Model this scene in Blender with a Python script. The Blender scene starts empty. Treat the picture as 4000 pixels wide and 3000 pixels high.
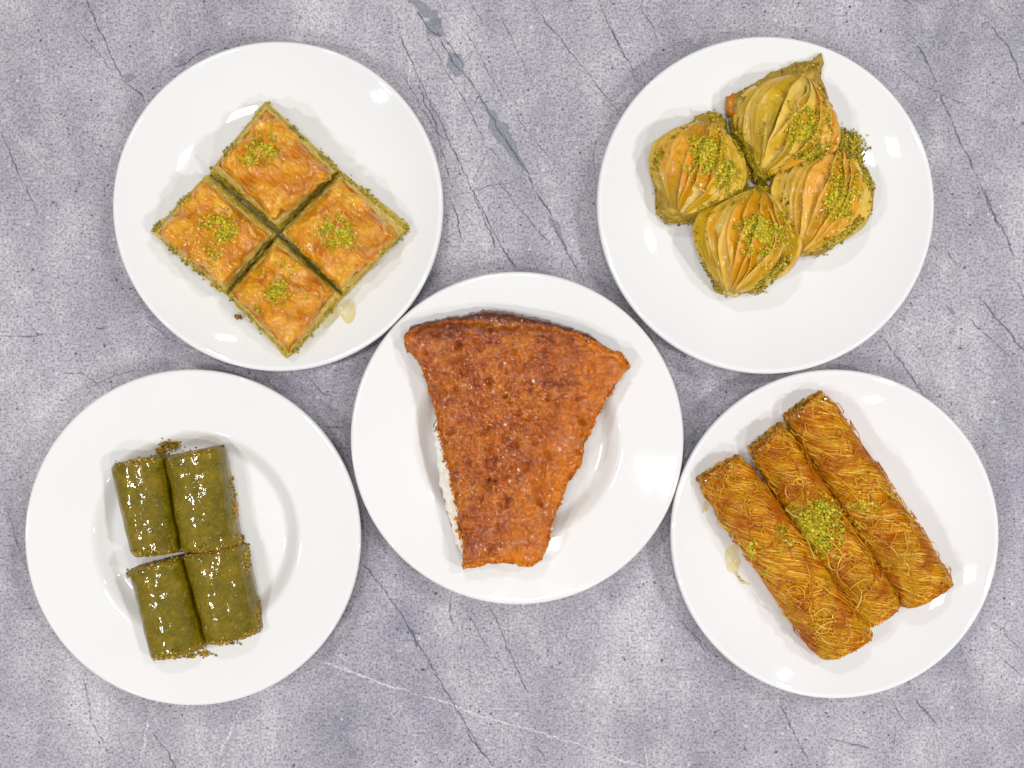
import bpy, math, random
import numpy as np
from mathutils import Vector
from mathutils.bvhtree import BVHTree

R = random.Random(7)
G = np.random.default_rng(11)
S = 0.00015            # metres per photo pixel at table height (4000 x 3000 px = 0.60 x 0.45 m)
H = 4000.0             # camera height in the same pixels (0.60 m)
scene = bpy.context.scene
col = scene.collection

# ------------------------------------------------------------------ camera, world, lamps, exposure
cam_d = bpy.data.cameras.new('camera'); cam = bpy.data.objects.new('camera', cam_d); col.objects.link(cam)
cam.location = (0, 0, H * S); cam_d.sensor_width = 36; cam_d.lens = 36 * H / 4000.0
cam_d.clip_start = 0.01; cam_d.clip_end = 50
scene.camera = cam
world = bpy.data.worlds.new('World'); scene.world = world; world.use_nodes = True
wb = world.node_tree.nodes['Background']; wb.inputs[0].default_value = (0.97, 0.98, 1.0, 1); wb.inputs[1].default_value = 0.23
scene.view_settings.view_transform = 'Standard'; scene.view_settings.look = 'None'
scene.view_settings.exposure = 0.16; scene.view_settings.gamma = 1.0

def lamp(name, loc, size, power, target=(0, 0, 0), colr=(1, .985, .965)):
    d = bpy.data.lights.new(name, 'AREA'); d.shape = 'RECTANGLE'; d.size, d.size_y = size; d.energy = power; d.color = colr
    o = bpy.data.objects.new(name, d); col.objects.link(o); o.location = loc
    o.rotation_euler = (Vector(target) - Vector(loc)).to_track_quat('-Z', 'Y').to_euler()
    return o
lamp('ceiling_panel_right', (1.05, -0.42, 1.15), (0.06, 0.13), 6.2)
lamp('ceiling_panel_back_right', (0.95, 0.50, 1.30), (0.05, 0.11), 4.0)
lamp('ceiling_panel_left', (-1.05, -0.25, 1.25), (0.05, 0.12), 4.4)
lamp('ceiling_panel_front_left', (-0.80, -0.80, 1.30), (0.05, 0.10), 3.4)
lamp('ceiling_panel_overhead', (-0.42, -0.03, 2.3), (0.14, 0.14), 6.2)
lamp('ceiling_panel_far', (-0.20, 1.15, 1.35), (0.11, 0.05), 4.0)
lamp('ceiling_panel_near', (0.45, -1.05, 1.30), (0.10, 0.05), 3.6)
lamp('ceiling_panel_centre', (-0.02, 0.16, 2.4), (0.16, 0.10), 5.0)

# ------------------------------------------------------------------ numeric helpers (everything in photo pixels, scaled when linked)
def _h(ix, iy, iz, seed):
    with np.errstate(over='ignore'):
        n = (ix.astype(np.uint32) * np.uint32(374761393) + iy.astype(np.uint32) * np.uint32(668265263)
             + iz.astype(np.uint32) * np.uint32(2246822519) + np.uint32(seed * 3266489917 & 0xffffffff))
        n = (n ^ (n >> np.uint32(13))) * np.uint32(1274126177); n = (n ^ (n >> np.uint32(16))) * np.uint32(2654435761)
        n = n ^ (n >> np.uint32(15))
    return n.astype(np.float64) / 4294967295.0 * 2 - 1
def vn(x, y, z=0.0, seed=0):
    x, y, z = np.broadcast_arrays(np.asarray(x, float), np.asarray(y, float), np.asarray(z, float))
    xi, yi, zi = np.floor(x).astype(np.int64), np.floor(y).astype(np.int64), np.floor(z).astype(np.int64)
    f = lambda t: t * t * (3 - 2 * t)
    u, v, w = f(x - xi), f(y - yi), f(z - zi); r = 0
    for a in (0, 1):
        for b in (0, 1):
            for c in (0, 1):
                r = r + (u if a else 1 - u) * (v if b else 1 - v) * (w if c else 1 - w) * _h(xi + a, yi + b, zi + c, seed)
    return r
def fbm(x, y, z=0.0, seed=0, o=4, g=.5):
    r = 0; a = 1; s = 0
    for i in range(o):
        r = r + a * vn(np.asarray(x) * 2 ** i + 7.3 * i, np.asarray(y) * 2 ** i, np.asarray(z) * 2 ** i, seed + i); s += a; a *= g
    return r / s
def ridge(x, y, seed=0, o=3): return 1 - 2 * np.abs(fbm(x, y, 0, seed, o))
def sm(t): t = np.clip(t, 0, 1); return t * t * (3 - 2 * t)
def W(px, py, z=0.0):                       # where a photo pixel lies at height z
    k = (H - np.asarray(z, float)) / H
    return np.stack(np.broadcast_arrays((np.asarray(px, float) - 2000) * k, (1500 - np.asarray(py, float)) * k, np.asarray(z, float)), -1)

def link(name, me, parent=None, m=None):
    o = bpy.data.objects.new(name, me); col.objects.link(o)
    if parent is not None: o.parent = parent
    if m is not None: me.materials.append(m)
    return o
def mesh(name, V, faces, m=None, parent=None, origin=(0, 0, 0), smooth=True, attr=None):
    """V in px world; faces: list of int arrays, each (n,k)."""
    V = (np.asarray(V, float) - np.asarray(origin, float)) * S
    faces = [np.asarray(f, np.int32) for f in faces if len(f)]
    me = bpy.data.meshes.new(name); me.vertices.add(len(V)); me.vertices.foreach_set('co', V.astype(np.float32).ravel())
    tot = sum(f.size for f in faces); npol = sum(len(f) for f in faces)
    me.loops.add(tot); me.polygons.add(npol)
    me.loops.foreach_set('vertex_index', np.concatenate([f.ravel() for f in faces]))
    sizes = np.concatenate([np.full(len(f), f.shape[1]) for f in faces])
    me.polygons.foreach_set('loop_start', np.concatenate([[0], np.cumsum(sizes)[:-1]]).astype(np.int32))
    me.update(calc_edges=True)
    me.polygons.foreach_set('use_smooth', np.full(npol, smooth, bool))
    if attr:
        for k, a in attr.items():
            at = me.attributes.new(k, 'FLOAT', 'POINT'); at.data.foreach_set('value', np.asarray(a, np.float32).ravel())
    me.validate(); me.update()
    return link(name, me, parent, m)
def root(name, origin, label, cat, group=None):
    o = bpy.data.objects.new(name, None); col.objects.link(o); o.empty_display_size = .01
    o.location = Vector([float(c) * S for c in origin]); o['label'] = label; o['category'] = cat
    if group: o['group'] = group
    return o
def tag(o, label=None, cat=None, group=None, kind=None):
    for k, v in (('label', label), ('category', cat), ('group', group), ('kind', kind)):
        if v: o[k] = v
    return o

def loft(rings, cap0=True, cap1=True):
    """rings: (m,n,3) closed around n. Caps fan to the mean of the ring."""
    A = np.asarray(rings, float); m, n, _ = A.shape
    V = A.reshape(-1, 3); i = np.arange(m - 1)[:, None] * n; j = np.arange(n)[None, :]; j2 = (j + 1) % n
    q = np.stack([i + j, i + j2, i + n + j2, i + n + j], -1).reshape(-1, 4)
    fs = [q]; ext = []
    if cap0:
        c = len(V) + len(ext); ext.append(A[0].mean(0)); jj = np.arange(n); fs.append(np.stack([np.full(n, c), (jj + 1) % n, jj], -1))
    if cap1:
        c = len(V) + len(ext); ext.append(A[-1].mean(0)); jj = np.arange(n) + (m - 1) * n; fs.append(np.stack([np.full(n, c), jj, (m - 1) * n + (np.arange(n) + 1) % n], -1))
    if ext: V = np.vstack([V, ext])
    return V, fs
def grid_shell(P, th):
    """closed thin shell from an (a,b,3) surface patch, th px thick."""
    a, b, _ = P.shape
    N = np.cross(np.gradient(P, axis=0), np.gradient(P, axis=1)); N /= np.linalg.norm(N, axis=-1, keepdims=True) + 1e-9
    if N[..., 2].mean() < 0: N = -N
    Q = P - N * th; V = np.vstack([P.reshape(-1, 3), Q.reshape(-1, 3)]); n = a * b
    i = np.arange(a - 1)[:, None] * b; j = np.arange(b - 1)[None, :]
    top = np.stack([i + j, i + j + 1, i + b + j + 1, i + b + j], -1).reshape(-1, 4)
    bot = top[:, ::-1] + n
    loop = np.concatenate([np.arange(b), np.arange(1, a) * b + b - 1, (a - 1) * b + np.arange(b - 2, -1, -1), np.arange(a - 2, 0, -1) * b])
    l2 = np.roll(loop, -1); side = np.stack([loop, loop + n, l2 + n, l2], -1)
    return V, [top, bot, side]
def join(parts):
    V = []; F = []; o = 0
    for v, fs in parts:
        V.append(v); F += [np.asarray(f) + o for f in fs]; o += len(v)
    return np.vstack(V), F
def tubes(P, rad, k=3):
    """P (N,m,3) polylines, rad scalar, (N,) or (N,m)."""
    N, m, _ = P.shape; rad = np.broadcast_to(np.asarray(rad, float).reshape((N, -1)) if np.ndim(rad) else np.full((N, 1), rad), (N, m))
    T = np.gradient(P, axis=1); T /= np.linalg.norm(T, axis=-1, keepdims=True) + 1e-9
    up = np.array([.13, .21, .97]); A = np.cross(T, up); A /= np.linalg.norm(A, axis=-1, keepdims=True) + 1e-9; B = np.cross(A, T)
    ang = np.arange(k) / k * 2 * np.pi
    V = P[:, :, None] + rad[..., None, None] * (np.cos(ang)[None, None, :, None] * A[:, :, None] + np.sin(ang)[None, None, :, None] * B[:, :, None])
    base = (np.arange(N)[:, None, None] * m + np.arange(m - 1)[None, :, None]) * k; j = np.arange(k)[None, None]; j2 = (j + 1) % k
    q = np.stack([base + j, base + j2, base + k + j2, base + k + j], -1).reshape(-1, 4)
    return V.reshape(-1, 3), [q]
_t = (1 + 5 ** .5) / 2
ICO = np.array([(-1, _t, 0), (1, _t, 0), (-1, -_t, 0), (1, -_t, 0), (0, -1, _t), (0, 1, _t), (0, -1, -_t), (0, 1, -_t), (_t, 0, -1), (_t, 0, 1), (-_t, 0, -1), (-_t, 0, 1)]) / 1.9
ICF = np.array([(0, 11, 5), (0, 5, 1), (0, 1, 7), (0, 7, 10), (0, 10, 11), (1, 5, 9), (5, 11, 4), (11, 10, 2), (10, 7, 6), (7, 1, 8), (3, 9, 4), (3, 4, 2), (3, 2, 6), (3, 6, 8), (3, 8, 9), (4, 9, 5), (2, 4, 11), (6, 2, 10), (8, 6, 7), (9, 8, 1)])
def crumb_mesh(C, rad):
    C = np.asarray(C); n = len(C); rad = np.asarray(rad)
    st = G.uniform(.6, 1.35, (n, 1, 3)); V = ICO[None] * st * rad[:, None, None] * G.uniform(.72, 1.22, (n, 12, 1))
    a = G.uniform(0, 6.28, n); c, s = np.cos(a), np.sin(a)
    X = V[..., 0] * c[:, None] - V[..., 1] * s[:, None]; Y = V[..., 0] * s[:, None] + V[..., 1] * c[:, None]
    V = np.stack([X, Y, V[..., 2]], -1) + C[:, None]
    F = (ICF[None] + (np.arange(n) * 12)[:, None, None]).reshape(-1, 3)
    return V.reshape(-1, 3), [F]
class Solid:                                  # collects surfaces so that crumbs can be dropped on them along the line of sight
    def __init__(s): s.p = []
    def add(s, V, F): s.p.append((V, F)); return V, F
    def done(s):
        V, F = join(s.p); s.b = BVHTree.FromPolygons([tuple(v) for v in V], [tuple(int(i) for i in f) for ff in F for f in ff]); return s
    def hit(s, px, py):
        o = Vector((0, 0, H)); d = Vector((px - 2000, 1500 - py, -H)).normalized(); r = s.b.ray_cast(o, d)
        return (r[0], r[1]) if r[0] is not None else (None, None)
def drop(solid, pts, rmin, rmax, name, m, parent, origin, pile=0.0, minz=None):
    C = []; Rr = []
    for px, py in pts:
        h, n = solid.hit(px, py)
        if h is None: continue
        if minz is not None and h.z < minz: continue
        r = R.uniform(rmin, rmax) * R.choice((.7, .85, 1, 1, 1.2)); C.append((h.x, h.y, h.z + r * .35 + R.random() * pile)); Rr.append(r)
    if not C: return None
    V, F = crumb_mesh(C, Rr); return tag(mesh(name, V, F, m, parent, origin, smooth=False), kind='stuff')
def gauss(cx, cy, sx, sy, n, rot=0): 
    c, s = math.cos(rot), math.sin(rot); out = []; n = int(n * 2.1) if n > 20 else n; sx *= .9; sy *= .9
    for _ in range(n):
        a, b = R.gauss(0, sx), R.gauss(0, sy); out.append((cx + a * c - b * s, cy + a * s + b * c))
    return out
def along(poly, n, w):
    out = []; P = np.array(poly, float); d = np.linalg.norm(np.diff(P, axis=0), axis=1); cum = np.concatenate([[0], np.cumsum(d)])
    for _ in range(n):
        t = R.random() * cum[-1]; out.append((np.interp(t, cum, P[:, 0]) + R.gauss(0, w), np.interp(t, cum, P[:, 1]) + R.gauss(0, w)))
    return out
def clumpy(pts, f=30, thr=-.1, seed=3):
    return [p for p in pts if float(vn(p[0] / f, p[1] / f, 0, seed)) > thr]
def resample(poly, n, closed=True):
    P = np.array(poly, float)
    if closed: P = np.vstack([P, P[:1]])
    d = np.linalg.norm(np.diff(P, axis=0), axis=1); c = np.concatenate([[0], np.cumsum(d)]); t = np.linspace(0, c[-1], n + 1)[:-1] if closed else np.linspace(0, c[-1], n)
    return np.stack([np.interp(t, c, P[:, 0]), np.interp(t, c, P[:, 1])], -1)
def rough(P2, amp, f, seed, amp2=0, f2=8):      # jitter a closed outline along its normals
    T = np.roll(P2, -1, 0) - np.roll(P2, 1, 0); N = np.stack([T[:, 1], -T[:, 0]], -1); N /= np.linalg.norm(N, axis=1, keepdims=True) + 1e-9
    a = amp * vn(P2[:, 0] / f, P2[:, 1] / f, 0, seed) + amp2 * vn(P2[:, 0] / f2, P2[:, 1] / f2, .5, seed + 5)
    return P2 + N * a[:, None]

# ------------------------------------------------------------------ materials
class NT:
    def __init__(s, name):
        s.m = bpy.data.materials.new(name); s.m.use_nodes = True; s.t = s.m.node_tree; s.n = s.t.nodes; s.l = s.t.links
        s.b = s.n['Principled BSDF']; s.tc = s.n.new('ShaderNodeTexCoord'); s.oi = None
    def lk(s, a, b): s.l.new(a, b)
    def noise(s, f, det=4, rough=.55, dist=0, vec=None, stretch=None, out='Fac'):
        n = s.n.new('ShaderNodeTexNoise'); n.inputs['Scale'].default_value = 1 / (f * S); n.inputs['Detail'].default_value = det
        n.inputs['Roughness'].default_value = rough; n.inputs['Distortion'].default_value = dist
        v = vec or s.tc.outputs['Object']
        if stretch:
            mp = s.n.new('ShaderNodeMapping'); s.lk(v, mp.inputs[0]); mp.inputs['Rotation'].default_value = (0, 0, stretch[0]); mp.inputs['Scale'].default_value = stretch[1]
            v = mp.outputs[0]
        s.lk(v, n.inputs['Vector']); return n.outputs[out]
    def voro(s, f, feat='F1', out='Distance', rnd=1):
        n = s.n.new('ShaderNodeTexVoronoi'); n.feature = feat; n.inputs['Scale'].default_value = 1 / (f * S); n.inputs['Randomness'].default_value = rnd
        s.lk(s.tc.outputs['Object'], n.inputs['Vector']); return n.outputs[out]
    def ramp(s, fac, stops, interp='LINEAR'):
        r = s.n.new('ShaderNodeValToRGB'); r.color_ramp.interpolation = interp; e = r.color_ramp.elements
        while len(e) < len(stops): e.new(.5)
        for i, (p, c) in enumerate(stops):
            e[i].position = p; e[i].color = (*c, 1) if len(c) == 3 else c
        s.lk(fac, r.inputs[0]); return r.outputs[0]
    def val(s, fac, a, b, lo=0.0, hi=1.0):
        r = s.n.new('ShaderNodeMapRange'); r.inputs[1].default_value = a; r.inputs[2].default_value = b; r.inputs[3].default_value = lo; r.inputs[4].default_value = hi
        s.lk(fac, r.inputs[0]); return r.outputs[0]
    def math(s, op, a, b=0.5):
        r = s.n.new('ShaderNodeMath'); r.operation = op
        for i, v in enumerate((a, b)):
            if isinstance(v, (int, float)): r.inputs[i].default_value = v
            else: s.lk(v, r.inputs[i])
        return r.outputs[0]
    def mix(s, fac, a, b, mode='MIX'):
        r = s.n.new('ShaderNodeMix'); r.data_type = 'RGBA'; r.blend_type = mode
        for i, v in ((0, fac), (6, a), (7, b)):
            if isinstance(v, (int, float)): r.inputs[i].default_value = v
            elif isinstance(v, tuple): r.inputs[i].default_value = (*v, 1)
            else: s.lk(v, r.inputs[i])
        return r.outputs[2]
    def attr(s, name):
        a = s.n.new('ShaderNodeAttribute'); a.attribute_name = name; return a.outputs['Fac']
    def island(s):
        g = s.n.new('ShaderNodeNewGeometry'); return g.outputs['Random Per Island']
    def objrand(s):
        g = s.n.new('ShaderNodeObjectInfo'); return g.outputs['Random']
    def bump(s, h, dist_px, strength=1.0, prev=None):
        b = s.n.new('ShaderNodeBump'); b.inputs['Distance'].default_value = dist_px * S; b.inputs['Strength'].default_value = strength
        s.lk(h, b.inputs['Height'])
        if prev is not None: s.lk(prev, b.inputs['Normal'])
        return b.outputs[0]
    def done(s, colr, rough=.5, normal=None, coat=0, coat_r=.08, sss=0, sr=(1, .5, .2), sscale=8, ior=1.45, coat_n=None, spec=None, gam=1.17):
        b = s.b; b.inputs['Specular IOR Level'].default_value = spec if spec is not None else (.12 if (not isinstance(coat, (int, float)) or coat >= .5) else .35)
        if isinstance(colr, tuple): b.inputs['Base Color'].default_value = (*colr, 1)
        else:
            gm = s.n.new('ShaderNodeGamma'); gm.inputs[1].default_value = gam; s.lk(colr, gm.inputs[0]); s.lk(gm.outputs[0], b.inputs['Base Color'])
        if isinstance(rough, (int, float)): b.inputs['Roughness'].default_value = rough
        else: s.lk(rough, b.inputs['Roughness'])
        b.inputs['IOR'].default_value = ior
        if isinstance(coat, (int, float)): b.inputs['Coat Weight'].default_value = coat
        else: s.lk(coat, b.inputs['Coat Weight'])
        b.inputs['Coat Roughness'].default_value = coat_r
        if sss: b.inputs['Subsurface Weight'].default_value = sss; b.inputs['Subsurface Radius'].default_value = sr; b.inputs['Subsurface Scale'].default_value = sscale * S
        if normal is not None: s.lk(normal, b.inputs['Normal'])
        if coat_n is not None: s.lk(coat_n, b.inputs['Coat Normal'])
        elif normal is not None: s.lk(normal, b.inputs['Coat Normal'])
        return s.m
def rgb(r, g, b):                               # sRGB 0-255 to linear
    f = lambda c: (c / 255 / 12.92) if c <= 10 else ((c / 255 + .055) / 1.055) ** 2.4
    return (f(r), f(g), f(b))

def m_table():
    s = NT('grey_stone_laminate')
    cloud = s.noise(420, 6, .66, .3, stretch=(.6, (1, .42, 1))); c = s.ramp(cloud, [(.30, rgb(136, 135, 146)), (.44, rgb(156, 153, 162)), (.56, rgb(172, 168, 175)), (.70, rgb(196, 192, 196))])
    tint = s.noise(380, 3, .5); c = s.mix(s.val(tint, .42, .68, 0, .30), c, rgb(158, 148, 168))
    c = s.mix(s.val(s.noise(150, 6, .7, .4, stretch=(.55, (1, .35, 1))), .54, .78, 0, .30), c, rgb(112, 114, 130))
    c = s.mix(s.val(s.noise(140, 6, .72, .3), .50, .72, 0, .38), c, rgb(210, 206, 208))
    g1 = s.noise(9.5, 3, .8); g2 = s.noise(22, 4, .75)
    c = s.mix(1.0, c, s.ramp(g1, [(.36, (.46,) * 3), (.47, (1.0,) * 3), (.60, (1.30,) * 3)]), 'MULTIPLY')
    c = s.mix(1.0, c, s.ramp(g2, [(.3, (.80,) * 3), (.5, (1.0,) * 3), (.7, (1.14,) * 3)]), 'MULTIPLY')
    # printed pits of three sizes
    dens = s.noise(260, 3, .6)
    for f, lo, hi, k in ((26, .10, .16, .45), (40, .09, .14, .9), (74, .06, .09, .9), (170, .028, .042, .9)):
        v = s.voro(f); wob = s.noise(f * .25, 2, .6); d = s.math('ADD', v, s.val(wob, 0, 1, -.07, .07))
        pit = s.val(d, lo, hi, 1, 0)
        colr = s.n.new('ShaderNodeSeparateColor'); s.lk(s.voro(f, out='Color'), colr.inputs[0])
        on = s.val(s.math('ADD', colr.outputs[0], s.val(dens, .3, .7, -.35, .35)), .56, .68, 0, k)
        c = s.mix(s.math('MULTIPLY', pit, on), c, rgb(78, 80, 95))
    v = s.voro(90); c = s.mix(s.val(v, .05, .09, .5, 0), c, rgb(226, 222, 222))
    n = s.bump(g1, 1.0, .25)
    return s.done(c, s.val(g2, .3, .7, .42, .58), n, gam=1.06)
def m_crack(name, colr, lo=.30, hi=.5, f=16):
    s = NT(name); a = s.attr('edge'); n = s.noise(f, 4, .8); k = s.math('MULTIPLY', a, s.val(n, lo, hi, .12, 1))
    s.done(s.mix(s.noise(8, 2), colr, tuple(min(1, c * 1.5) for c in colr)), .5, gam=1)
    tr = s.n.new('ShaderNodeBsdfTransparent'); mx = s.n.new('ShaderNodeMixShader'); out = s.n['Material Output']
    s.lk(k, mx.inputs[0]); s.lk(tr.outputs[0], mx.inputs[1]); s.lk(s.b.outputs[0], mx.inputs[2]); s.lk(mx.outputs[0], out.inputs[0])
    return s.m
def m_porcelain(name, tone):
    s = NT(name); n = s.noise(260, 2, .5)
    nn = s.bump(n, 3, .25)
    return s.done(s.ramp(s.noise(500, 2), [(.3, tone), (.7, tuple(c * .97 for c in tone))]), .5, None, coat=1, coat_r=.03, ior=1.5, coat_n=nn, spec=0, gam=1)
def m_crust():
    s = NT('golden_filo_crust')
    a = s.noise(110, 4, .55, .8); c = s.ramp(a, [(.32, rgb(184, 108, 0)), (.42, rgb(210, 140, 0)), (.54, rgb(226, 160, 10)), (.64, rgb(232, 182, 56)), (.76, rgb(240, 206, 122))])
    c = s.mix(s.val(s.objrand(), 0, 1, 0, .18), c, rgb(220, 142, 4))
    b = s.noise(34, 5, .7, 1.5); c = s.mix(s.val(b, .58, .70, 0, .6), c, rgb(186, 104, 0))
    v = s.noise(46, 3, .6, 2.5, stretch=(.8, (1, .3, 1)))
    c = s.mix(s.val(v, .56, .66, 0, .6), c, rgb(238, 196, 122))
    t = s.attr('edge'); c = s.mix(s.math('MULTIPLY', t, s.val(s.noise(30, 3), .4, .6, .1, .7)), c, rgb(228, 180, 104))
    n = s.bump(v, 9, .9); n = s.bump(s.noise(22, 4, .7, .8), 6, 1, n)
    return s.done(c, .42, n, coat=1, coat_r=.10, coat_n=s.bump(s.noise(40, 2, .5, .6), 6, .8))
def m_layers(name, cs, f=30, bump=5, coat=.4, rough=.4, sss=.0):
    s = NT(name); a = s.noise(f, 4, .7, .5, stretch=(0, (1, 1, 4)))
    c = s.ramp(a, [(.28, cs[0]), (.5, cs[1]), (.72, cs[2])]); c = s.mix(s.val(s.noise(8, 3, .7), .5, .7, 0, .35), c, tuple(x * .75 for x in cs[0]))
    return s.done(c, rough, s.bump(s.noise(13, 3, .7), bump, 1), coat=coat, coat_r=.12, sss=sss, sscale=7, sr=(1, .6, .2))
def m_crumb(name, cs, coat=.15):
    s = NT(name); c = s.ramp(s.island(), [(i / (len(cs)), k) for i, k in enumerate(cs)], 'CONSTANT')
    c = s.mix(s.val(s.noise(5, 2), .4, .7, 0, .35), c, rgb(214, 200, 70))
    return s.done(c, .5, coat=coat, coat_r=.2)
def m_cake():
    s = NT('syrup_soaked_cake')
    t = s.attr('tone'); a = s.noise(120, 6, .7, .8)
    c = s.ramp(a, [(.36, rgb(148, 60, 0)), (.46, rgb(184, 90, 0)), (.56, rgb(206, 114, 4)), (.68, rgb(224, 142, 24))])
    c = s.mix(1.0, c, s.ramp(s.noise(10, 3, .8), [(.38, (.58, .48, .4)), (.5, (1.0,) * 3), (.62, (1.30, 1.38, 1.5))]), 'MULTIPLY')
    vp = s.math('ADD', s.voro(84), s.val(s.noise(24, 3, .6), 0, 1, -.16, .16)); vc = s.n.new('ShaderNodeSeparateColor'); s.lk(s.voro(84, out='Color'), vc.inputs[0])
    c = s.mix(s.math('MULTIPLY', s.val(vp, .13, .24, .9, 0), s.val(vc.outputs[0], .35, .5, 0, 1)), c, rgb(122, 44, 0))
    bt = s.noise(34, 5, .75, .3); c = s.mix(s.val(bt, .52, .62, 0, .75), c, rgb(136, 50, 0))
    c = s.mix(s.val(s.noise(12, 4, .85), .50, .64, 0, .6), c, rgb(232, 150, 58))
    c = s.mix(s.math('MULTIPLY', s.val(t, 0, 1, 0, .9), s.val(s.noise(36, 4, .7), .38, .62, .35, 1)), c, rgb(246, 146, 0))          # paler, syrup-yellow rim
    c = s.mix(s.val(t, 0, -1, 0, .9), c, rgb(96, 40, 2))           # baked outer crust
    g = s.noise(15, 4, .8); n = s.bump(s.noise(40, 4, .7), 10, .9); n = s.bump(g, 14.0, 1.0, n)
    return s.done(c, .40, n, coat=1, coat_r=.12, coat_n=s.bump(s.noise(17, 1, .5), 5, 1.0), gam=1.1)
def m_simple(name, stops, f=20, rough=.5, bumpf=8, bd=3, coat=0, sss=0, sr=(1, .8, .6), cr=.1, dist=0):
    s = NT(name); c = s.ramp(s.noise(f, 5, .65, dist), stops)
    return s.done(c, rough, s.bump(s.noise(bumpf, 3, .7), bd, .8), coat=coat, coat_r=cr, sss=sss, sscale=6, sr=sr, gam=1.28 if 'cream' not in name else 1)
def m_roll():
    s = NT('green_pistachio_dough')
    a = s.noise(80, 6, .72, .1); c = s.ramp(a, [(.34, rgb(100, 90, 4)), (.48, rgb(118, 104, 8)), (.60, rgb(136, 116, 14)), (.74, rgb(158, 130, 30))])
    c = s.mix(1.0, c, s.ramp(s.noise(11, 3, .8), [(.38, (.86,) * 3), (.5, (1.0,) * 3), (.62, (1.12,) * 3)]), 'MULTIPLY')
    c = s.mix(s.val(s.noise(15, 3, .8), .60, .68, 0, .6), c, rgb(88, 62, 10)); c = s.mix(s.val(s.noise(12, 2, .7), .61, .68, 0, .7), c, rgb(170, 138, 40))
    n = s.bump(s.noise(46, 2, .5, stretch=(.17, (1, .6, 1))), 9, .6); n = s.bump(s.noise(15, 2, .5), 1.5, .5, n)
    return s.done(c, .5, n, coat=1, coat_r=.07, gam=1.08)
def m_strand():
    s = NT('baked_pastry_threads')
    i = s.island(); p = s.noise(120, 4, .6)
    c = s.ramp(i, [(.0, rgb(188, 110, 0)), (.3, rgb(214, 144, 4)), (.6, rgb(230, 166, 22)), (.85, rgb(240, 194, 66)), (1, rgb(248, 220, 132))])
    c = s.mix(s.val(s.noise(170, 3), .50, .60, 0, .45), c, rgb(212, 168, 30)); c = s.mix(s.val(p, .48, .60, 0, .62), c, rgb(184, 90, 0))
    return s.done(c, .34, coat=.7, coat_r=.1)
def m_leaf():
    s = NT('syrupy_filo_leaf')
    o = s.objrand(); t = s.attr('tone'); a = s.noise(120, 4, .6, .4, stretch=(.4, (1, .5, 1)))
    c = s.ramp(s.math('ADD', s.math('MULTIPLY', a, .6), s.math('MULTIPLY', o, .50)), [(.30, rgb(166, 136, 4)), (.44, rgb(204, 162, 18)), (.58, rgb(216, 176, 46)), (.75, rgb(228, 196, 96))])
    c = s.mix(s.val(t, .15, 1, 0, .8), c, rgb(222, 138, 4)); c = s.mix(s.math('MULTIPLY', s.attr('edge'), .65), c, rgb(232, 194, 100))
    c = s.mix(s.val(s.noise(50, 4, .7, 1), .60, .72, 0, .35), c, rgb(176, 100, 18))
    n = s.bump(s.noise(60, 5, .65, .6, stretch=(.3, (1, .25, 1))), 9, .7); n = s.bump(s.noise(12, 3, .7), 1.5, .6, n)
    return s.done(c, .36, n, coat=.7, coat_r=.10, gam=1.05)
def m_syrup():
    s = NT('clear_syrup'); n = s.bump(s.noise(30, 3), 3, .6); tr = s.n.new('ShaderNodeBsdfTransparent'); gl = s.n.new('ShaderNodeBsdfGlossy'); fr = s.n.new('ShaderNodeFresnel'); mx = s.n.new('ShaderNodeMixShader')
    s.lk(s.ramp(s.noise(40, 3), [(.35, (.995, .985, .93)), (.6, (.985, .95, .80))]), tr.inputs[0]); gl.inputs['Roughness'].default_value = .05; fr.inputs[0].default_value = 1.45
    for q in (gl, fr): s.lk(n, q.inputs['Normal'])
    ge = s.n.new('ShaderNodeNewGeometry'); s.lk(s.math('MULTIPLY', fr.outputs[0], s.math('SUBTRACT', 1.0, ge.outputs['Backfacing'])), mx.inputs[0]); s.lk(tr.outputs[0], mx.inputs[1]); s.lk(gl.outputs[0], mx.inputs[2]); s.lk(mx.outputs[0], s.n['Material Output'].inputs[0]); s.n.remove(s.b); return s.m

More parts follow.
